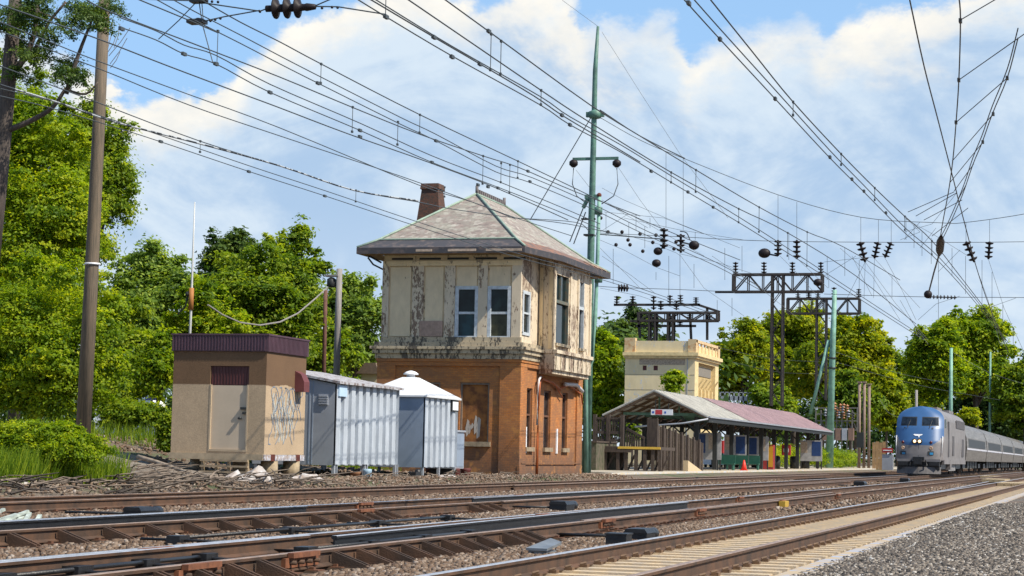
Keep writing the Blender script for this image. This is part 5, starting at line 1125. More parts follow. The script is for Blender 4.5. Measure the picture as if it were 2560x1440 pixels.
for ya in (1.2, 14.2):
    b_ = MB(); b_.box(TC-1.3*S, TC+1.3*S, LY+ya*S, LY+(ya+4.6)*S, .45, .9*S)
    for k in range(3):
        for s in (-1, 1): b_.lathe((TC+s*.85, LY+(ya+.7+1.5*k)*S, .5), (s, 0, 0), [(0, .5), (.13, .5), (.13, .2), (.3, .15)], 18)
    b_.build('truck', M_black, LO)
b_ = MB(); b_.box(TC-1.35*S, TC+1.35*S, LY+7*S, LY+13.2*S, .3, .95*S); b_.build('fuel_tank', mat('grey_tank', (.26, .25, .25), .6, 0, .3, 2), LO)
b_ = MB(); b_.box(TC+hw*.9, TC+hw+.01, LY+.95*S, LY+21*S, .72*S, 1.0*S); b_.box(TC+hw*.8, TC+hw+.02, LY+5.9*S, LY+7.0*S, .35*S, 1.0*S); b_.build('side_skirt', M_loco, LO)
b_ = MB(); b_.box(TC-.5, TC+.5, LY+9*S, LY+13*S, 4.35*S, 4.55*S); b_.build('roof_hatch', M_loco, LO); b_ = MB(); b_.box(TC-.9, TC+.9, LY+15*S, LY+19*S, 4.3*S, 4.5*S); b_.build('roof_hatch', M_loco, LO)
M_coach = mat('stainless_coach', (.22, .20, .18), .42, .3, .2, 1.2, stretch=(1, .3, 6), col2=(.13, .115, .10)); M_cband = mat('coach_window_band', (.02, .02, .022), .35, spec=.2)
def coach(y, first):
    T = thing('passenger_coach', '', 'passenger coach', (TC, y, 0), 'coaches of the passenger train'); L_ = 25.4*S; hw2 = 1.6*S; H0, H1 = .95*S, 3.87*S
    def off(yy): return .0
    pts = [(-hw2*.93, H0), (-hw2, 1.9*S), (-hw2*.97, 2.7*S), (-hw2*.82, 3.35*S), (-hw2*.45, 3.78*S), (0, H1), (hw2*.45, 3.78*S), (hw2*.82, 3.35*S), (hw2*.97, 2.7*S), (hw2, 1.9*S), (hw2*.93, H0)]
    b_ = MB(); b_.prism([(TC+a, c) for a, c in pts], 'y', y, y+L_); b_.build('body', M_coach, T)
    for s in (-1, 1):
        b_ = MB()
        for i in range(20): yy = y+2.2+i*(L_-4.4)/20; b_.add([(TC+s*(hw2*.995+.02), yy+.12, 1.98*S), (TC+s*(hw2*.995+.02), yy+1.1, 1.98*S), (TC+s*(hw2*.965+.04), yy+1.1, 2.62*S), (TC+s*(hw2*.965+.04), yy+.12, 2.62*S)], [(0, 1, 2, 3)])
        b_.build('window_band', M_cband, T, fix=False)
    b_ = MB(); b_.add([(TC+hw2+.012, y, 1.8*S), (TC+hw2+.012, y+L_, 1.8*S), (TC+hw2+.012, y+L_, 1.92*S), (TC+hw2+.012, y, 1.92*S)], [(0, 1, 2, 3)]); b_.build('stripe', mat('pale_stripe', (.5, .5, .55), .5), T, fix=False)
    b_ = MB(); b_.box(TC-1.2, TC+1.2, y-.45, y, 1.1, 3.5*S); b_.box(TC-1.2, TC+1.2, y+L_, y+L_+.4, 1.1, 3.5*S); b_.build('vestibule', M_dark, T)
    for ya in (2.2, L_-5.2):
        b_ = MB(); b_.box(TC-1.3, TC+1.3, y+ya, y+ya+3, .45, .85)
        for k in (0, 1):
            for s in (-1, 1): b_.lathe((TC+s*.85, y+ya+.35+2.3*k, .47), (s, 0, 0), [(0, .46), (.13, .46), (.13, .2), (.3, .15)], 16)
        b_.build('truck', M_black, T)
    b_ = MB()
    for k in range(4): b_.box(TC-1.2, TC+1.35, y+7+3.6*k, y+9.6+3.6*k, .45, 1.1)
    b_.build('underfloor_box', M_dark, T); return T
y = LE+.9; c0 = coach(y, True); PITCH = 25.4*S+1.0
labs = ['silver coach coupled directly behind the locomotive', 'second silver coach behind the locomotive', 'third silver coach behind the locomotive', 'fourth silver coach, near the right edge', 'fifth silver coach, farthest back at the right edge']
c0['label'] = labs[0]
for k in range(1, 5): c = copy_tree(c0); c.location.y += PITCH*k; c['label'] = labs[k]
# ---------------------------------------------------------------- overhead line
def smooth(P, k=5):
    P = [Vector(p) for p in P]
    if len(P) < 3: return P
    Q = [P[0]*2-P[1]]+P+[P[-1]*2-P[-2]]; out = []
    for i in range(1, len(Q)-2):
        for j in range(k):
            t = j/k; a, b, c, d = Q[i-1:i+3]; out.append(.5*((2*b)+(-a+c)*t+(2*a-5*b+4*c-d)*t*t+(-a+3*b-3*c+d)*t**3))
    out.append(P[-1]); return out
def radf(p): return .0068+.000075*(p-O).length
def wmesh(mb, P, f=1.0):
    P = [Vector(p) for p in P]
    for i in range(len(P)-1):
        mb.tube([P[i], P[i+1]], radf(P[i])*f, 5, radf(P[i+1])*f)
def catenary(label, L, contacts, messengers, hangers, clips=(), twist=(), maker=None):
    mk = maker or (lambda x, y: PL(x, y, L))
    p = mk(*contacts[0][0]); T = thing('overhead_line', label, 'overhead wires', (p.x, p.y, p.z), 'overhead wires of the tracks')
    for c in contacts:
        for dz in (0, .13):
            P = [q+Vector((0, 0, dz)) for q in smooth([mk(*a) for a in c], 4)]; b_ = MB(); wmesh(b_, P); b_.build('contact_wire' if dz == 0 else 'auxiliary_wire', M_wire, T)
    for c in messengers: b_ = MB(); wmesh(b_, smooth([mk(*a) for a in c], 4), 1.15); b_.build('messenger_wire', M_wire, T)
    for c in twist: b_ = MB(); wmesh(b_, smooth([mk(*a) for a in c], 4), 2.0); b_.build('twisted_messenger', M_twist, T)
    for (x, ya, yb) in hangers:
        a, c = mk(x, ya), mk(x, yb); c.x, c.y = a.x, a.y; b_ = MB(); b_.tube([a, c], radf(a)*.7, 4)
        for q in (a, c): r_ = radf(q)*2.1; b_.box(q.x-r_*.8, q.x+r_*.8, q.y-r_*1.2, q.y+r_*1.2, q.z-r_, q.z+r_)
        b_.build('hanger', M_wire, T)
    for (x, y) in clips:
        q = mk(x, y); r_ = radf(q)*2.2; b_ = MB(); b_.box(q.x-r_, q.x+r_, q.y-r_*3, q.y+r_*3, q.z-r_*1.2, q.z+r_*1.2); b_.build('clamp', M_wire, T)
    return T
catenary('overhead wires crossing high above the nearest track', 4.6,
    [[(1695, -18), (1800, 98), (1938, 247), (2075, 395), (2160, 480), (2265, 585), (2350, 657), (2440, 758), (2520, 862)]],
    [[(1765, -15), (1880, 128), (1983, 255), (2103, 385), (2187, 470), (2262, 541), (2330, 602), (2400, 690), (2500, 820)]],
    [(1983, 255, 288), (2103, 385, 412), (2187, 470, 500), (2262, 541, 575), (2330, 602, 636)], [(1722, 8), (1800, 98), (1938, 247), (2075, 393), (2130, 448), (2160, 478), (2215, 532)])
catenary('overhead wires above the second track, passing right of the tower roof', 8.35,
    [[(880, -10), (965, 42), (1130, 140), (1350, 262), (1425, 312), (1555, 382), (1680, 457), (1800, 528), (1905, 592), (2060, 690), (2200, 780), (2310, 850)]],
    [[(915, -8), (1085, 93), (1200, 160), (1335, 240), (1405, 288), (1500, 345), (1600, 405)], [(1010, -8), (1180, 108), (1353, 226), (1473, 305), (1678, 431), (1847, 522), (1969, 582), (2140, 690), (2290, 810)],
     [(1100, -10), (1220, 77), (1475, 262), (1600, 340), (1740, 425), (1898, 518), (2018, 580), (2110, 618), (2250, 700)], [(1500, 275), (1600, 340), (1712, 396)]],
    [(965, -10, 42), (1228, 85, 176), (1253, 103, 186), (1353, 226, 262), (1678, 431, 456), (1740, 425, 480), (1847, 522, 556), (1898, 518, 580), (1969, 582, 640), (2018, 580, 665)],
    [(965, 42), (1085, 93), (1130, 142), (1200, 160), (1222, 78), (1405, 288), (1425, 312), (1628, 428), (1720, 480), (1783, 518)])
catenary('overhead wires above the third track, running down over the tower roof ridge', 12.9,
    [[(375, -10), (485, 50), (600, 108), (700, 160), (795, 208), (1000, 310), (1090, 352), (1240, 430), (1330, 458), (1480, 522), (1620, 590), (1790, 665), (1900, 725)],
     [(300, 68), (390, 100), (460, 135), (540, 160), (675, 231), (900, 326), (1080, 406), (1250, 470), (1400, 530), (1500, 572)]],
    [[(325, -10), (480, 54), (545, 82)], [(200, -10), (271, 28), (480, 108), (700, 193), (880, 268), (1050, 336), (1208, 390), (1300, 420), (1440, 480), (1600, 540)],
     [(490, -8), (600, 55), (700, 105), (803, 160), (1050, 287), (1295, 403), (1440, 472), (1560, 530), (1700, 590), (1850, 650)],
     [(0, 12), (140, 60), (271, 107), (420, 165), (590, 229), (700, 270), (871, 335), (1075, 407), (1250, 474), (1420, 550)]],
    [(545, 78, 160), (803, 160, 208), (1050, 287, 332), (1295, 403, 445), (995, 305, 362), (882, 268, 330), (1208, 390, 460), (1253, 408, 456), (1275, 412, 483)],
    [(460, 135), (540, 160), (304, 72), (675, 231), (795, 208), (900, 326), (900, 342), (1090, 352), (1080, 406), (1320, 428), (1325, 454), (1245, 470), (1220, 467), (1195, 462)])
catenary('overhead wires above the farthest track, with a thick twisted cable', 18.55,
    [[(0, 240), (120, 268), (300, 322), (400, 354), (620, 428), (810, 489), (1000, 552), (1160, 603), (1310, 648), (1480, 692), (1640, 742), (1780, 790)]],
    [[(0, 165), (243, 256), (500, 353), (700, 415), (885, 476), (1045, 505), (1121, 521), (1257, 541), (1420, 560), (1560, 590)], [(0, 55), (125, 105), (243, 152), (471, 236), (700, 320), (1045, 462), (1180, 505), (1290, 545), (1430, 590)], [(0, 78), (243, 170), (471, 262), (700, 340), (1000, 440), (1180, 505), (1290, 548)],
     [(1290, 545), (1440, 556), (1475, 580)]],
    [(501, 353, 380), (890, 476, 504), (1112, 468, 492)], [(402, 354), (622, 429), (812, 490)],
    [[(0, 212), (150, 258), (290, 306), (501, 360), (700, 415), (885, 476), (1045, 502)]])
def mkz(x, y): return PZ(x, y, 6.6)
catenary('turnout overhead wires dropping steeply from the upper right', 2,
    [[(2545, 95), (2518, 195), (2480, 287), (2455, 357), (2432, 412), (2405, 490), (2370, 570), (2352, 605)]],
    [[(2396, -20), (2401, 50), (2397, 200), (2390, 306), (2382, 400), (2371, 480), (2356, 560), (2350, 600)], [(2270, -20), (2310, 165), (2345, 300), (2385, 455), (2396, 500), (2412, 560), (2440, 665), (2475, 770), (2520, 880)]],
    [], [(2401, 52), (2397, 200), (2390, 306), (2518, 195), (2483, 285), (2457, 355)], maker=mkz)
q = MB()
for a, c in (((2401, 50), (2500, -8)), ((2397, 200), (2565, 82)), ((2390, 306), (2518, 195)), ((2381, 402), (2483, 285)), ((2376, 455), (2456, 357)), ((2385, 478), (2434, 410)), ((2395, 500), (2416, 460)), ((2270, 530), (2385, 480)), ((2290, 540), (2392, 482)), ((2310, 550), (2405, 500)), ((2330, 590), (2420, 520))): wmesh(q, [mkz(*a), mkz(*c)], .8)
meta(q.build('cross_hangers', M_wire), 'slanting hanger wires tying the upper right turnout wires together', 'hanger wires')
# strain insulators hanging on these
def strain(name, label, a, b, r, group=None, nd=None, smoothb=False):
    m_ = MB(); L = (Vector(b)-Vector(a)).length
    if smoothb: m_.lathe(a, Vector(b)-Vector(a), [(0, r*.2), (L*.12, r*.55), (L*.3, r), (L*.7, r), (L*.88, r*.55), (L, r*.2)], 14)
    else: insul(m_, a, b, r, nd)
    return meta(m_.build(name, M_insul, loc=tuple(a)), label, 'insulator', group or 'insulators on the overhead wires')
strain('insulator', 'thick dark strain insulator hanging below the upper right wire crossing', mkz(2353, 588), mkz(2348, 640), .105, smoothb=True)
P = [mkz(2348, 636), mkz(2335, 680), mkz(2322, 730)]; b_ = MB(); wmesh(b_, P, 2.2); meta(b_.build('tie_rod', M_wire), 'dark tie rod between the strain insulator and the round ball', 'tie rod')
c = mkz(2320, 736); b_ = MB(); b_.ball(c, .14); meta(b_.build('insulator_ball', M_insul, loc=tuple(c)), 'small dark round ball at the foot of the tie rod, upper right', 'insulator')
# near cross-span with the big three disc insulator
Yn = 27
CS = thing('cross_span', 'cross span wires at the top edge with a three disc insulator', 'cross span', PY(500, 50, Yn))
for P_ in ([(480, 2), (500, 6), (650, 28), (672, 20)], [(497, 56), (560, 42), (650, 26)], [(785, 16), (845, 17), (965, 36)], [(785, 16), (850, -12)], [(300, -4), (490, 2)]): b_ = MB(); wmesh(b_, [PY(x, y, Yn) for x, y in P_], 1.2); b_.build('span_wire', M_wire, CS)
b_ = MB()
for x, y in ((516, 2), (530, 4), (545, 5), (526, 52), (538, 49), (551, 46), (650, 29), (805, 20), (830, 18), (844, 19)): b_.ball(PY(x, y, Yn), .022, n=8, k=6)
b_.build('bead_insulators', M_insul, CS)
b_ = MB(); a, c = PY(664, 22, Yn), PY(790, 17, Yn); d = c-a; L = d.length; b_.lathe(a, d, [(0, .02), (.01, .05), (.08, .05), (.09, .035), (.13, .05), (.15, .155), (.17, .16), (.20, .06), (.31, .06), (.33, .155), (.35, .16), (.38, .06), (.48, .06), (.5, .155), (.52, .16), (.55, .06), (.62, .05), (.66, .06), (L-.01, .04), (L, .02)], 18); b_.build('disc_insulator', M_insul, CS)
b_ = MB(); c = PY(497, 53, Yn); b_.ball(c, .075, .1, .05, 10, 6); b_.box(c.x-.16, c.x+.1, Yn-.1, Yn+.1, c.z-.035, c.z+.02); b_.build('clamp', M_black, CS); b_ = MB(); c = PY(497, 2, Yn); b_.box(c.x-.12, c.x+.12, Yn-.08, Yn+.08, c.z-.03, c.z+.03); b_.build('clamp', M_black, CS)
b_ = MB(); wmesh(b_, [PY(497, 0, Yn), PY(506, 60, Yn), PY(532, 156, Yn)], .9); b_.build('steady_wire', M_wire, CS); b_ = MB(); wmesh(b_, [PY(490, 6, Yn), PY(448, 50, Yn), PY(396, 98, Yn)], .9); b_.build('steady_wire', M_wire, CS); b_ = MB(); wmesh(b_, [PY(505, 10, Yn), PY(508, 50, Yn)], .8); b_.build('steady_wire', M_wire, CS)
# far cross-span at the tall mast
Yc = 95; F_ = lambda x, y: PY(x, y, Yc)
CF = thing('cross_span', 'sagging cross span with hanging insulators beyond the tall green mast', 'cross span', F_(1490, 290))
def cw(pts, nm='span_wire', f=1.0, mk=F_): b_ = MB(); wmesh(b_, smooth([mk(*p) for p in pts], 5), f); b_.build(nm, M_wire, CF)
cw([(1485, 285), (1600, 350), (1712, 397), (1945, 487), (2152, 543), (2350, 557), (2415, 556), (2560, 535), (2640, 512)], f=1.1)
cw([(1490, 582), (1700, 592), (1940, 603), (2350, 606), (2600, 604)]); cw([(1490, 715), (1550, 719), (1700, 724), (1835, 730)]); cw([(2060, 735), (2300, 742), (2600, 744)])
cw([(1490, 585), (1660, 598)], f=2)
for x, ya, yb in ((1665, 380, 570), (1708, 395, 575), (1945, 487, 600), (1992, 505, 600), (2152, 543, 605), (2196, 550, 605), (2228, 553, 605), (2415, 556, 604), (2474, 550, 604)): cw([(x, ya), (x, yb)], 'hanger_wire', .7)
for k, (a, c, r) in enumerate((((1945, 600), (1945, 640), .2), ((1992, 600), (1992, 648), .2), ((2150, 605), (2163, 655), .22), ((2195, 605), (2186, 646), .2), ((2228, 606), (2212, 644), .2), ((2415, 604), (2436, 655), .22), ((2474, 604), (2471, 648), .2), ((1660, 570), (1660, 622), .22), ((1702, 585), (1702, 632), .22), ((1545, 720), (1572, 720), .2))):
    m_ = MB(); insul(m_, F_(*a), F_(*c), r, 4); m_.build('insulator_string', M_insul, CF)
for (x, y, rx, rz_) in ((1645, 628, .26, .22), (1641, 658, .26, .22), (1735, 613, .3, .26), (1911, 633, .34, .27), (2045, 706, .26, .2)):
    c = F_(x, y); b_ = MB(); b_.ball(c, rx*.88, .22, rz_*.88); b_.build('insulator_ball', M_insul, CF)
cw([(1735, 613), (1702, 605)], 'strut', 3); cw([(1725, 600), (1716, 582), (1700, 578)], 'strut', 2); cw([(1911, 633), (1945, 640)], 'strut', 3); cw([(1655, 622), (1660, 600)], 'strut', 3)
# web of distant wires seen between the span wires (each set hangs in its own plane)
Yw = 150; H_ = lambda x, y: PY(x, y, Yw)
WB = thing('cross_span', 'second cross span of fine wires farther down the line', 'cross span', H_(1800, 650))
def ww(pts, f=.75): b_ = MB(); wmesh(b_, [H_(*p) for p in pts], f); b_.build('span_wire', M_wire, WB)
for pts in ([(1660, 620), (1690, 632), (1702, 640)], [(1560, 545), (1700, 575), (1860, 600), (1940, 603)], [(1702, 635), (1790, 655), (1900, 690)], [(1702, 640), (1760, 720), (1860, 790)], [(1500, 600), (1560, 625), (1640, 668), (1700, 690)],
            [(1500, 575), (1580, 592), (1700, 625)], [(1510, 530), (1560, 535), (1660, 545), (1760, 585)], [(1570, 535), (1500, 580)], [(1540, 522), (1620, 570)], [(1950, 640), (2000, 690), (2060, 760)], [(1995, 648), (2070, 720)],
            [(2060, 655), (2150, 645), (2215, 640)], [(2163, 655), (2110, 760)], [(2163, 655), (2240, 760), (2320, 850)], [(2186, 646), (2300, 770)], [(2212, 644), (2255, 725), (2290, 800)], [(2163, 655), (2160, 745)], [(2186, 646), (2184, 745)], [(2100, 620), (2180, 690), (2250, 800)],
            [(2140, 640), (2060, 690)], [(2130, 640), (2180, 740)], [(2436, 655), (2470, 750), (2500, 860)], [(2471, 648), (2510, 770), (2560, 880)], [(2400, 625), (2345, 680)], [(2260, 580), (2330, 560), (2392, 482)], [(2260, 545), (2340, 590), (2420, 640)],
            [(2250, 750), (2290, 820), (2320, 860)], [(2260, 540), (2300, 580), (2250, 600)], [(2300, 555), (2260, 600)], [(2340, 570), (2300, 620)], [(2295, 800), (2340, 760), (2400, 740)], [(1500, 620), (1600, 720), (1670, 745)], [(1505, 640), (1580, 690), (1640, 735)],
            [(1405, 0), (1495, 66)], [(1505, 80), (1600, 230), (1700, 385), (1820, 545)], [(1440, 425), (1475, 470)], [(1547, 420), (1600, 500), (1660, 580)], [(1505, 470), (1560, 500), (1700, 560), (1850, 620)], [(1505, 500), (1620, 560), (1760, 640)], [(1500, 720), (1600, 740), (1700, 775)], [(1780, 640), (1900, 720), (2000, 800)], [(2230, 690), (2230, 745)], [(2540, 745), (2470, 770)], [(2560, 745), (2600, 740)]): ww(pts)
for (x, ya, yb) in ((1515, 530, 590), (1533, 622, 710), (1572, 555, 600), (1590, 535, 575), (1612, 565, 620), (1625, 545, 570), (1700, 590, 760), (1735, 660, 720), (1738, 580, 600), (1812, 620, 700), (1855, 615, 680), (1972, 580, 650), (2068, 640, 700), (2072, 690, 720), (2112, 620, 690), (2148, 650, 740), (2265, 540, 600), (2285, 560, 620), (2305, 580, 640), (2328, 595, 660), (2346, 650, 800), (2380, 620, 690), (2414, 640, 735), (2455, 650, 780), (2480, 680, 790), (2507, 760, 810), (2533, 820, 860), (1793, 750, 800), (1830, 745, 790), (1640, 680, 700), (1672, 640, 745)): ww([(x, ya), (x, yb)], .9)
for x, y in ((1540, 612), (1575, 612), (1607, 628), (1640, 588), (1520, 580), (1555, 580), (1600, 585), (1570, 600), (1502, 545), (1690, 605), (1632, 606), (1685, 622)): b_ = MB(); c = H_(x, y); b_.ball(c, .15, n=8, k=6); b_.build('insulator_bead', M_insul, WB)
c0_, c1_ = PY(2322, 742, 110), PY(2392, 744, 110); m_ = MB(); insul(m_, c0_, c1_, .12, 8); meta(m_.build('insulator', M_insul, loc=tuple(c0_)), 'slim horizontal insulator string right of the dark ball', 'insulator')
# wires in front of the far trees
DW = thing('distant_wires', 'thin dark service wires crossing in front of the far trees', 'service wires', PY(2000, 920, 205))
for a, c in (((1830, 905), (2060, 935)), ((1500, 885), (1560, 890)), ((1800, 870), (2070, 905)), ((2090, 880), (2380, 960)), ((2090, 905), (2500, 1000)), ((2380, 880), (2560, 960)), ((2200, 1000), (2240, 1040))): b_ = MB(); wmesh(b_, smooth([PY(*a, 205), PY((a[0]+c[0])/2, (a[1]+c[1])/2+10, 205), PY(*c, 205)], 4), .8); b_.build('wire', M_wire, DW)
# ---------------------------------------------------------------- trees
tree('huge bright green tree filling the left edge behind the leaning pole', -160, 262, 250, 1075, 66, 'bright', 66000, .115, 28, seed=11)
tree('tall green tree behind the pine trunk at the upper left corner', -200, 120, 90, 560, 78, 'mid', 32000, .125, 16, seed=110)
tree('dark leafy tree behind the leaning utility pole', 110, 342, 250, 720, 74, 'mid', 32000, .12, 16, seed=12)
tree('low yellow green tree at the foot of the left trees', -60, 300, 640, 1130, 58, 'bright', 40000, .10, 18, seed=13, trunk=False)
tree('dark tree filling the gap right of the leaning pole', 205, 400, 760, 1060, 82, 'mid', 12000, .17, 12, seed=14)
tree('soft green tree between the leaning pole and the antenna', 240, 500, 610, 1010, 100, 'blue', 20000, .2, 16, seed=15)
tree('small bright tree left of the brown hut', 330, 460, 830, 1020, 76, 'bright', 7000, .14, 9, seed=16)
tree('dark green round tree behind the antenna', 488, 660, 578, 860, 125, 'dark', 13000, .24, 14, seed=17)
tree('large bushy green tree behind the brown hut', 495, 790, 610, 1010, 92, 'mid', 30000, .17, 22, seed=18)
tree('upright dark topped tree left of the silver pole', 640, 810, 562, 930, 105, 'mid', 16000, .2, 14, seed=19)
tree('yellow green tree directly above the brown hut roof', 420, 600, 700, 1000, 84, 'bright', 14000, .15, 14, seed=20)
tree('light green tree between the silver pole and the brick tower', 800, 965, 690, 980, 112, 'blue', 15000, .22, 13, seed=21)
tree('small tree behind the pyramid roofed shelter', 700, 900, 820, 1010, 98, 'mid', 9000, .18, 9, seed=211)
tree('dark pine tree beyond the crowded gantry', 1490, 1660, 768, 960, 270, 'dark', 12000, .42, 12, seed=22)
tree('bright yellow green tree right of the green mast', 1455, 1560, 825, 1150, 175, 'bright', 14000, .27, 12, seed=23)
tree('small sapling growing beside the cream building', 1655, 1712, 925, 1000, 160, 'bright', 2200, .2, 6, seed=24)
tree('small green shrub tree under the canopy gable', 1560, 1600, 1040, 1120, 150, 'mid', 1200, .2, 5, seed=241)
tree('yellow leaved tree right of the cream building', 1775, 1935, 800, 1020, 255, 'yellow', 17000, .38, 15, seed=25)
tree('tall yellow leaved tree behind the lattice posts', 1880, 2085, 768, 1030, 275, 'yellow', 22000, .42, 18, seed=26)
tree('mid green low tree in the gap left of the locomotive', 2150, 2340, 885, 1120, 300, 'mid', 9000, .4, 10, seed=272)
tree('low yellow green tree between the lattice posts and the green mast', 1960, 2150, 850, 1060, 262, 'yellow', 12000, .38, 12, seed=271)
tree('yellow green tree behind the green braced mast', 2040, 2240, 790, 1050, 265, 'yellow', 22000, .4, 18, seed=27)
tree('light green tree above the locomotive roof', 2262, 2420, 800, 1040, 285, 'bright', 18000, .42, 15, seed=28)
tree('tall light green tree at the right, above the coaches', 2330, 2545, 768, 1050, 330, 'bright', 24000, .5, 18, seed=29)
tree('green tree cut by the right edge', 2480, 2640, 880, 1110, 300, 'mid', 14000, .45, 12, seed=30)
tree('dark tree standing directly behind the locomotive', 2200, 2390, 930, 1140, 330, 'dark', 12000, .48, 12, seed=31)
tree('dark tree behind the passenger coaches', 2370, 2620, 920, 1140, 380, 'dark', 14000, .55, 13, seed=32)
tree('yellow green roadside tree left of the locomotive', 2165, 2265, 930, 1120, 250, 'yellow', 9000, .35, 9, seed=33)
tree('dark undergrowth tree behind the timber posts', 2050, 2200, 930, 1110, 240, 'mid', 8000, .36, 9, seed=34)
tree('green shrub tree behind the platform posts', 1850, 1990, 960, 1140, 235, 'mid', 7000, .36, 9, seed=35)
tree('small yellow shrub above the first coach', 2395, 2450, 1020, 1080, 230, 'yellow', 1500, .3, 5, seed=36)
for k, (a, c, t_, b2, Y, kd, n_, lab) in enumerate(((-30, 262, 1062, 1172, 41, 'bright', 26000, 'bright green roadside bush at the left edge'), (235, 425, 1000, 1090, 70, 'mid', 7000, 'low hedge of weeds left of the brown hut'), (395, 440, 1040, 1150, 62, 'mid', 2500, 'small dark bush against the brown hut'))):
    tree(lab, a, c, t_, b2, Y, kd, n_, .06 if k == 0 else .1, 16, seed=50+k, name='bush', trunk=False, depth=.5)
def hedge(px0, px1, py0, L, label, seed, kd='yellow'):
    ya, yb = PL(px0, 1170, L).y, PL(px1, 1170, L).y; T = thing('hedge', label, 'hedge', (-L, (ya+yb)/2, .1)); zt = PL(px0, py0, L).z
    lobes = [(-L-.5, ya+(yb-ya)*(i+.5)/7, zt*.45+(.1 if i % 2 else 0), 1.2, (yb-ya)/11, zt*.52) for i in range(7)]; leaves('foliage', lobes, 5000, .14, kd, T, seed=seed)
hedge(2052, 2092, 1122, 27.5, 'light green clipped hedge at the end of the platform', 61, 'bright'); hedge(2092, 2138, 1128, 27, 'square dark green clipped hedge nearest the timber posts', 62, 'mid')
hedge(1925, 2010, 1115, 31, 'yellow green bushes behind the canopy posts', 63, 'yellow')
# old pine at the top left
PT = thing('pine_tree', 'grey barked pine trunk with sparse dark needles at the top left corner', 'pine tree', PY(-20, 900, 47)); b_ = MB(); b_.tube([PY(-30, 700, 47), PY(0, 420, 47), (PY(22, 190, 47)), PY(42, -40, 47)], .27, 10, .17); b_.build('trunk', M_bark, PT)
for pts, r in (([(8, 330), (70, 305), (130, 270), (165, 220)], .09), ([(35, 180), (70, 130), (90, 60), (95, -30)], .1), ([(165, 235), (195, 140), (228, 55)], .07), ([(75, 150), (120, 60), (165, 5)], .06), ([(165, 225), (215, 235), (245, 205)], .04), ([(30, 40), (60, 20), (150, 50)], .05)):
    b_ = MB(); b_.tube(smooth([PY(x, y, 47) for x, y in pts], 3), r, 7, r*.5); b_.build('branch', M_bark, PT)
lb = []
for x, y, w_, h_ in ((150, 15, 50, 22), (205, 30, 45, 25), (235, 10, 40, 20), (120, 65, 30, 18), (140, 105, 28, 22), (95, 95, 25, 20), (150, 170, 50, 28), (190, 205, 40, 20), (110, 160, 30, 20), (240, 45, 20, 22), (5, 110, 30, 30), (60, 20, 40, 20), (215, 200, 15, 18), (60, 60, 50, 25), (30, 30, 45, 30), (170, 60, 30, 20), (80, 130, 30, 22), (130, 30, 50, 25), (20, 75, 40, 24), (235, 60, 25, 25), (50, 190, 26, 20), (200, 100, 14, 12)):
    c = PY(x, y, 47); lb.append((c.x, 47+rnd.uniform(-1, 1), c.z, w_/135, .6, h_/75))
leaves('needles', lb, 13000, .055, 'dark', PT, seed=70)
b_ = MB()
for x, y, x2, y2 in ((270, 130, 290, 90), (275, 160, 318, 95), (272, 140, 325, 70), (270, 120, 282, 50), (285, 120, 300, 60), (276, 170, 300, 130)): b_.tube([PY(x, y, 53), PY((x+x2)/2+3, (y+y2)/2, 53), PY(x2, y2, 53)], .012, 4)
b_.build('bare_twigs', M_greypole, PT)
# far woodland closing the horizon
WD = [(-L_, Y_, 5+rnd.uniform(-1, 2), 16, 10, 8) for L_, Y_ in ((60, 240), (85, 255), (110, 260), (140, 270), (170, 280), (205, 290), (240, 300), (40, 420), (20, 440), (0, 450), (60, 430))]
meta(leaves('woodland', WD, 26000, .9, 'dark', None, seed=80), 'dark far woodland behind the trees along the horizon', 'woodland', kind='stuff')
# ---------------------------------------------------------------- clutter
# weeds tufts
def grass(name, label, zones, kd, s, seed):
    g = np.random.default_rng(seed); vs = []; ti = []
    for (L0, L1, Y0, Y1, n, h) in zones:
        L = g.uniform(L0, L1, n); Y = g.uniform(Y0, Y1, n); z = np.array([gz(a, b) for a, b in zip(L, Y)]); a = g.uniform(0, 6.28, n); hh = h*g.uniform(.4, 1.2, n); w_ = s*g.uniform(.6, 1.4, n)
        u = np.stack([np.cos(a)*w_, np.sin(a)*w_, 0*a], 1); p = np.stack([-L, Y, z], 1); ln = np.stack([g.normal(0, .3, n)*hh, g.normal(0, .3, n)*hh, hh], 1)
        q = np.stack([p-u, p+u, p+ln+u*.2, p+ln-u*.2], 1); vs.append(q.reshape(-1, 3)); ti.append(np.repeat(g.random(n), 4))
    v = np.concatenate(vs); return meta(rawmesh(name, v, np.arange(len(v)), 4, np.concatenate(ti), LF[kd]), label, 'weeds', kind='stuff')
grass('weeds', 'green weeds and grass growing on the bank behind the sheds', [(28.5, 33, 36, 45, 6000, .45), (31, 50, 62, 95, 15000, .6), (28.3, 31, 62, 80, 2200, .25), (22.6, 27.0, 37, 44, 16000, .75)], 'mid', .014, 90)
# dead branches strewn over the verge
def sticks(name, label, zones, M, seed):
    r = random.Random(seed); b_ = MB()
    for (L0, L1, Y0, Y1, n, ln) in zones:
        for _ in range(n):
            L, Y = r.uniform(L0, L1), r.uniform(Y0, Y1); a = r.gauss(1.57, .9); l = ln*r.uniform(.3, 1.2); z = gz(L, Y)+r.uniform(.02, .15)
            p = Vector((-L, Y, z)); d = Vector((math.cos(a), math.sin(a)*.8, r.uniform(-.05, .18)))*l
            d.x, d.y = (d.y*.6, d.x) if r.random() < .5 else (d.x, d.y)
            b_.tube([p, p+d*.5+Vector((0, 0, r.uniform(-.03, .08))), p+d], r.uniform(.012, .035), 4, .008)
    return meta(b_.build(name, M, fix=False), label, 'brushwood', kind='stuff')
sticks('brushwood', 'grey brown dead branches strewn along the verge at left', [(21.0, 27, 34, 54, 420, 1.6), (20.6, 23.6, 50, 80, 120, .8)], mat('dead_wood', (.22, .17, .13), .9, 0, .5, 5), 4)
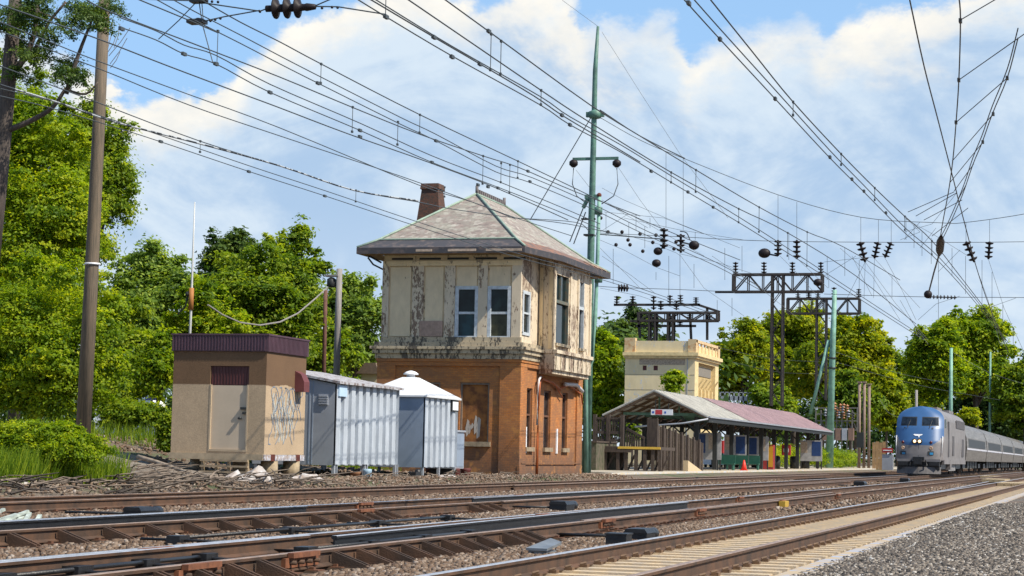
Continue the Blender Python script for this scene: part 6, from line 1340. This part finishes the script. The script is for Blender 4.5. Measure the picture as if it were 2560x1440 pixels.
sticks('brushwood', 'dark rotten twigs and roots beside the far rail at left', [(20.4, 24, 33, 52, 200, 1.0)], mat('dark_dead_wood', (.05, .038, .03), .9, 0, .4, 5), 9)
def log(label, pts, r, M, L):
    b_ = MB(); P = [PL(x, y, l) for (x, y), l in zip(pts, L)]; b_.tube(smooth(P, 3), r, 8, r*.7); meta(b_.build('fallen_branch', M, loc=tuple(P[0])), label, 'branch', 'fallen branches')
M_log = mat('bleached_log', (.36, .29, .22), .9, 0, .5, 5, col2=(.15, .11, .08))
log('long bleached branch slanting down from the bank towards the pallet', [(345, 1142), (400, 1158), (470, 1182), (525, 1198)], .07, M_log, (27.5, 26.5, 25, 24))
log('curved grey root lying below the left bush', [(70, 1160), (130, 1158), (180, 1162), (210, 1172)], .06, mat('grey_root', (.16, .12, .09), .9), (27, 27, 26.5, 26))
log('dark horizontal branch close to the far rail', [(60, 1228), (200, 1222), (330, 1220), (360, 1226)], .05, mat('dark_root', (.05, .04, .035), .9), (21.5, 21.8, 22, 22))
log('bleached stick pointing up from the debris at left', [(125, 1222), (150, 1212), (168, 1200)], .05, M_log, (22, 22.4, 22.6))
def rag(label, px, py, w_, h_, seed, L=22.8):
    c = PL(px, py, L); r = random.Random(seed); b_ = MB(); n = 7; k = 5; g0 = gz(L, c.y)
    for j in range(k):
        for i in range(n):
            u, v = i/(n-1), j/(k-1); e = math.sin(math.pi*u)*math.sin(math.pi*v)
            b_.v.append((c.x+(u-.5)*w_+r.uniform(-.08, .08), c.y+(v-.5)*w_*.7+r.uniform(-.1, .1), g0+.02+h_*e*r.uniform(.35, 1.15)))
    for j in range(k-1):
        for i in range(n-1): q = j*n+i; b_.f.append((q, q+1, q+n+1, q+n)); b_.m.append(0); b_.sm.append(False)
    meta(b_.build('crumpled_sheet', M_rag, loc=(c.x, c.y, g0), fix=False), label, 'litter', 'pale litter beside the track')
M_rag = mat('dirty_white_sheet', (.46, .44, .43), .8, 0, .5, 6, .4, 12, col2=(.30, .24, .20))
rag('dirty white crumpled sheet left of the hut piers', 590, 1195, .9, .3, 1); rag('white crumpled heap right in front of the pallet', 640, 1192, 1.0, .42, 2); rag('small pale crumpled piece at the foot of the first pier', 655, 1210, .8, .22, 3, 22.2); rag('white torn sheet between the second pier and the shelter', 765, 1192, 1.1, .25, 4); rag('pale scrap under the silver shelters', 1120, 1190, .7, .15, 5, 22.8); rag('pale scrap beside the left debris', 25, 1208, .9, .2, 6, 23)
def drum(label, px, py, r_, h_, M, L=24): c = PL(px, py, L); g0 = .05; b_ = MB(); b_.lathe((c.x, c.y, g0), (0, 0, 1), [(0, r_*.95), (.03, r_), (h_*.33, r_*.96), (h_*.36, r_), (h_*.64, r_*.96), (h_*.67, r_), (h_, r_), (h_+.01, r_*.9)], 16); meta(b_.build('drum', M, loc=(c.x, c.y, g0)), label, 'drum', 'small drums under the shelters')
M_rdrum = mat('dark_red_rust_drum', (.13, .025, .02), .75, 0, .5, 8)
drum('pale blue bucket standing under the silver shelter', 918, 1190, .15, .3, mat('pale_blue_bucket', (.30, .42, .52), .5), 23.6); drum('rusty brown drum left of the blue bucket', 890, 1190, .2, .2, mat('brown_drum', (.2, .09, .04), .8), 24); drum('dark red drum in front of the relay cabinet', 1137, 1185, .2, .3, M_rdrum); drum('dark red drum touching the brick wall', 1164, 1185, .2, .3, M_rdrum); drum('dark red drum under the pyramid roofed shelter', 1075, 1185, .18, .3, M_rdrum, 25)
c = PL(1035, 1190, 23.4); b_ = MB(); b_.box(c.x-.15, c.x+.15, c.y-.25, c.y+.25, 0, .25); b_.lathe((c.x, c.y+.4, .1), (0, 0, 1), [(0, .12), (.2, .12), (.25, .05)], 10); meta(b_.build('black_fitting', M_black, loc=(c.x, c.y, 0)), 'black cast fitting lying in front of the shelter legs', 'fitting')
# pale van and blue sign beyond the weeds at left
VN = thing('parked_van', 'long white vehicle half hidden behind the weeds at left', 'van', PY(315, 1010, 95)); a, c = PY(262, 998, 95), PY(392, 1012, 95)
b_ = MB(); zt = PY(300, 992, 95).z; b_.prism([(a.x, .9), (c.x, .9), (c.x, zt-.35), (c.x-.5, zt), (a.x+.3, zt), (a.x, zt-.4)], 'y', 94, 96); b_.build('body', M_white, VN); b_ = MB(); b_.box(a.x+.4, c.x-.7, 93.98, 94, zt-.5, zt-.2); b_.build('window', G_, VN)
SB = thing('billboard', 'small blue and white sign board above the white vehicle at left', 'sign', PY(379, 1010, 92)); a, c = PY(363, 979, 92), PY(394, 1001, 92)
b_ = MB(); b_.box(a.x, c.x, 92, 92.1, c.z, a.z); b_.build('board', mat('dull_blue_board', (.08, .10, .30), .6), SB); b_ = MB(); w_ = c.x-a.x; b_.box(a.x+w_*.2, a.x+w_*.75, 91.98, 92, c.z+.12, a.z-.08); b_.build('white_patch', M_white, SB); b_ = MB(); b_.box(a.x+w_*.3, a.x+w_*.45, 91.96, 91.98, c.z+.16, a.z-.12); b_.build('red_patch', MATS['red_notice_paint'], SB); b_ = MB(); b_.box((a.x+c.x)/2-.05, (a.x+c.x)/2+.05, 92.02, 92.08, .8, c.z); b_.build('post', M_dark, SB)
# parked cars beyond the platform
def car(px, py, Y, M, label):
    c = PY(px, py, Y); T = thing('parked_car', label, 'car', (c.x, Y, .1), 'cars parked behind the platform'); x, z = c.x, .1
    b_ = MB(); b_.prism([(x-.9, .35), (x+.9, .35), (x+.92, .95), (x+.78, 1.0), (x+.62, 1.48), (x-.62, 1.48), (x-.78, 1.0), (x-.92, .95)], 'y', Y+.8, Y+3.6); b_.prism([(x-.9, .35), (x+.9, .35), (x+.9, .92), (x-.9, .92)], 'y', Y, Y+.8); b_.build('body', M, T)
    b_ = MB(); b_.add([(x-.72, Y+.79, 1.0), (x+.72, Y+.79, 1.0), (x+.58, Y+.79, 1.42), (x-.58, Y+.79, 1.42)], [(0, 1, 2, 3)]); b_.build('windscreen', glass('green_car_glass', (.04, .16, .12)) if 'green_car_glass' not in bpy.data.materials else bpy.data.materials['green_car_glass'], T, fix=False)
    for s in (-1, 1):
        b_ = MB(); b_.box(x+s*.75-.12, x+s*.75+.12, Y-.02, Y, .62, .75); b_.build('headlight', M_white, T)
        for yy in (Y+.7, Y+2.9): b_ = MB(); b_.lathe((x+s*.75, yy, .4), (s, 0, 0), [(0, .3), (.16, .3), (.17, .1)], 14); b_.build('wheel', M_black, T)
car(1863, 1128, 172, mat('tan_car_paint', (.36, .28, .2), .35), 'tan parked car with green tinted glass seen under the canopy'); car(1785, 1128, 165, mat('white_car_paint', (.7, .72, .75), .35), 'white parked car seen between the first poster case and canopy posts'); car(1812, 1130, 176, mat('dark_red_car_paint', (.22, .02, .03), .35), 'dark red parked car behind the nearest benches')
# yard beyond the platform end
def post3(px, y0_, y1_, Y, M, label, grp, r=.16):
    a, c = PY(px, y0_, Y), PY(px, y1_, Y); b_ = MB(); b_.tube([(a.x, Y, c.z), (a.x, Y, a.z)], r, 8); b_.box(a.x-r*1.3, a.x+r*1.3, Y-.3, Y+.3, a.z-.1, a.z+.05); meta(b_.build('timber_post', M, loc=(a.x, Y, c.z)), label, 'post', grp)
M_post = mat('pinkish_brown_post', (.27, .19, .15), .85, 0, .3, 3)
post3(2149, 955, 1170, 215, M_post, 'leftmost of three brown posts left of the train', 'brown posts left of the train'); post3(2161, 955, 1170, 216, M_post, 'middle one of three brown posts left of the train', 'brown posts left of the train'); post3(2173, 960, 1170, 215, M_post, 'rightmost of three brown posts left of the train', 'brown posts left of the train')
c = PY(2150, 1100, 212); b_ = MB(); b_.box(c.x-.35, c.x+.35, 212, 212.4, c.z-.8, c.z+.8); meta(b_.build('relay_box', M_dark), 'dark box fixed to the leftmost brown post', 'cabinet')
SU = thing('substation_frame', 'rusty and grey electrical substation frame behind the hedge', 'substation', PY(2110, 1110, 235)); r = random.Random(6)
b_ = MB()
for i in range(9): X_ = PY(2040+i*13, 1000, 235).x; b_.bar((X_, 235, 0), (X_, 235, PY(2100, 1018+r.uniform(-4, 10), 235).z), .14)
for py in (1020, 1035, 1052, 1075, 1090): b_.bar(PY(2038, py, 235), PY(2148, py, 235), .12)
for i in range(8): b_.bar(PY(2040+13*i, 1050, 235.2), PY(2053+13*i, 1080, 235.2), .08)
b_.build('frame', mat('substation_steel', (.2, .19, .17), .7, 0, .4, 3), SU)
for i in range(16):
    q = PY(2045+r.uniform(0, 95), 1022+r.uniform(0, 30), 234.6); b_ = MB(); insul(b_, q, q+Vector((0, 0, .9)), .22, 3); b_.build('bushing', [mat('orange_bushing', (.42, .18, .08), .5), M_gsteel, M_dark][i % 3], SU)
for i in range(6):
    q = PY(2048+i*16, 1075, 234.4); b_ = MB(); b_.box(q.x-.3, q.x+.3, 234, 234.8, q.z-1.2, q.z+.2); b_.build('transformer_box', [M_gsteel, mat('brown_tank', (.2, .12, .09), .7)][i % 2], SU)
YF = thing('plywood_fence', 'tan plywood fence just left of the locomotive', 'fence', PY(2200, 1150, 205)); a, c = PY(2181, 1106, 205), PY(2214, 1172, 205)
for i in range(4): b_ = MB(); u = (c.x-a.x)/4; b_.box(a.x+u*i, a.x+u*i+u*.94, 205, 205.08, .0, a.z+.1*(i % 2)); b_.build('sheet', mat('tan_plywood', (.40, .24, .11), .8, 0, .3, 2), YF)
RS = thing('warning_sign', 'dark red sign board above a grey box beside the locomotive', 'sign', PY(2218, 1170, 190)); a, c = PY(2205, 1120, 190), PY(2232, 1132, 190)
b_ = MB(); b_.box(a.x, c.x, 190, 190.08, c.z, a.z); b_.build('board', MATS['red_notice_paint'], RS); b_ = MB(); b_.box(a.x+.1, c.x-.1, 189.98, 190, (a.z+c.z)/2-.04, (a.z+c.z)/2+.05); b_.build('text_line', M_white, RS)
b_ = MB(); b_.box(a.x, c.x, 190.1, 190.8, .1, c.z-.15); b_.build('cabinet_box', M_gsteel, RS)
b_ = MB(); a, c = PY(1800, 990, 235), PY(1905, 1005, 235)
b_.box(a.x, c.x, 235, 235.3, a.z-.5, a.z+.0)
for i in range(10): q = a.x+(c.x-a.x)*i/9; b_.box(q-.08, q+.08, 235, 235.2, c.z-2, a.z+.5)
b_.box(a.x, c.x, 235, 235.1, a.z+.4, a.z+.5); meta(b_.build('footbridge_railing', M_gsteel, loc=(a.x, 235, c.z-2)), 'pale railing of a raised walkway right of the cream building', 'railing')
for px, py, L, s in ((570, 1262, 15.8, .1), (802, 1244, 16.5, .1), (2100 / 2.844, 1384, 6.9, .06)):
    pass
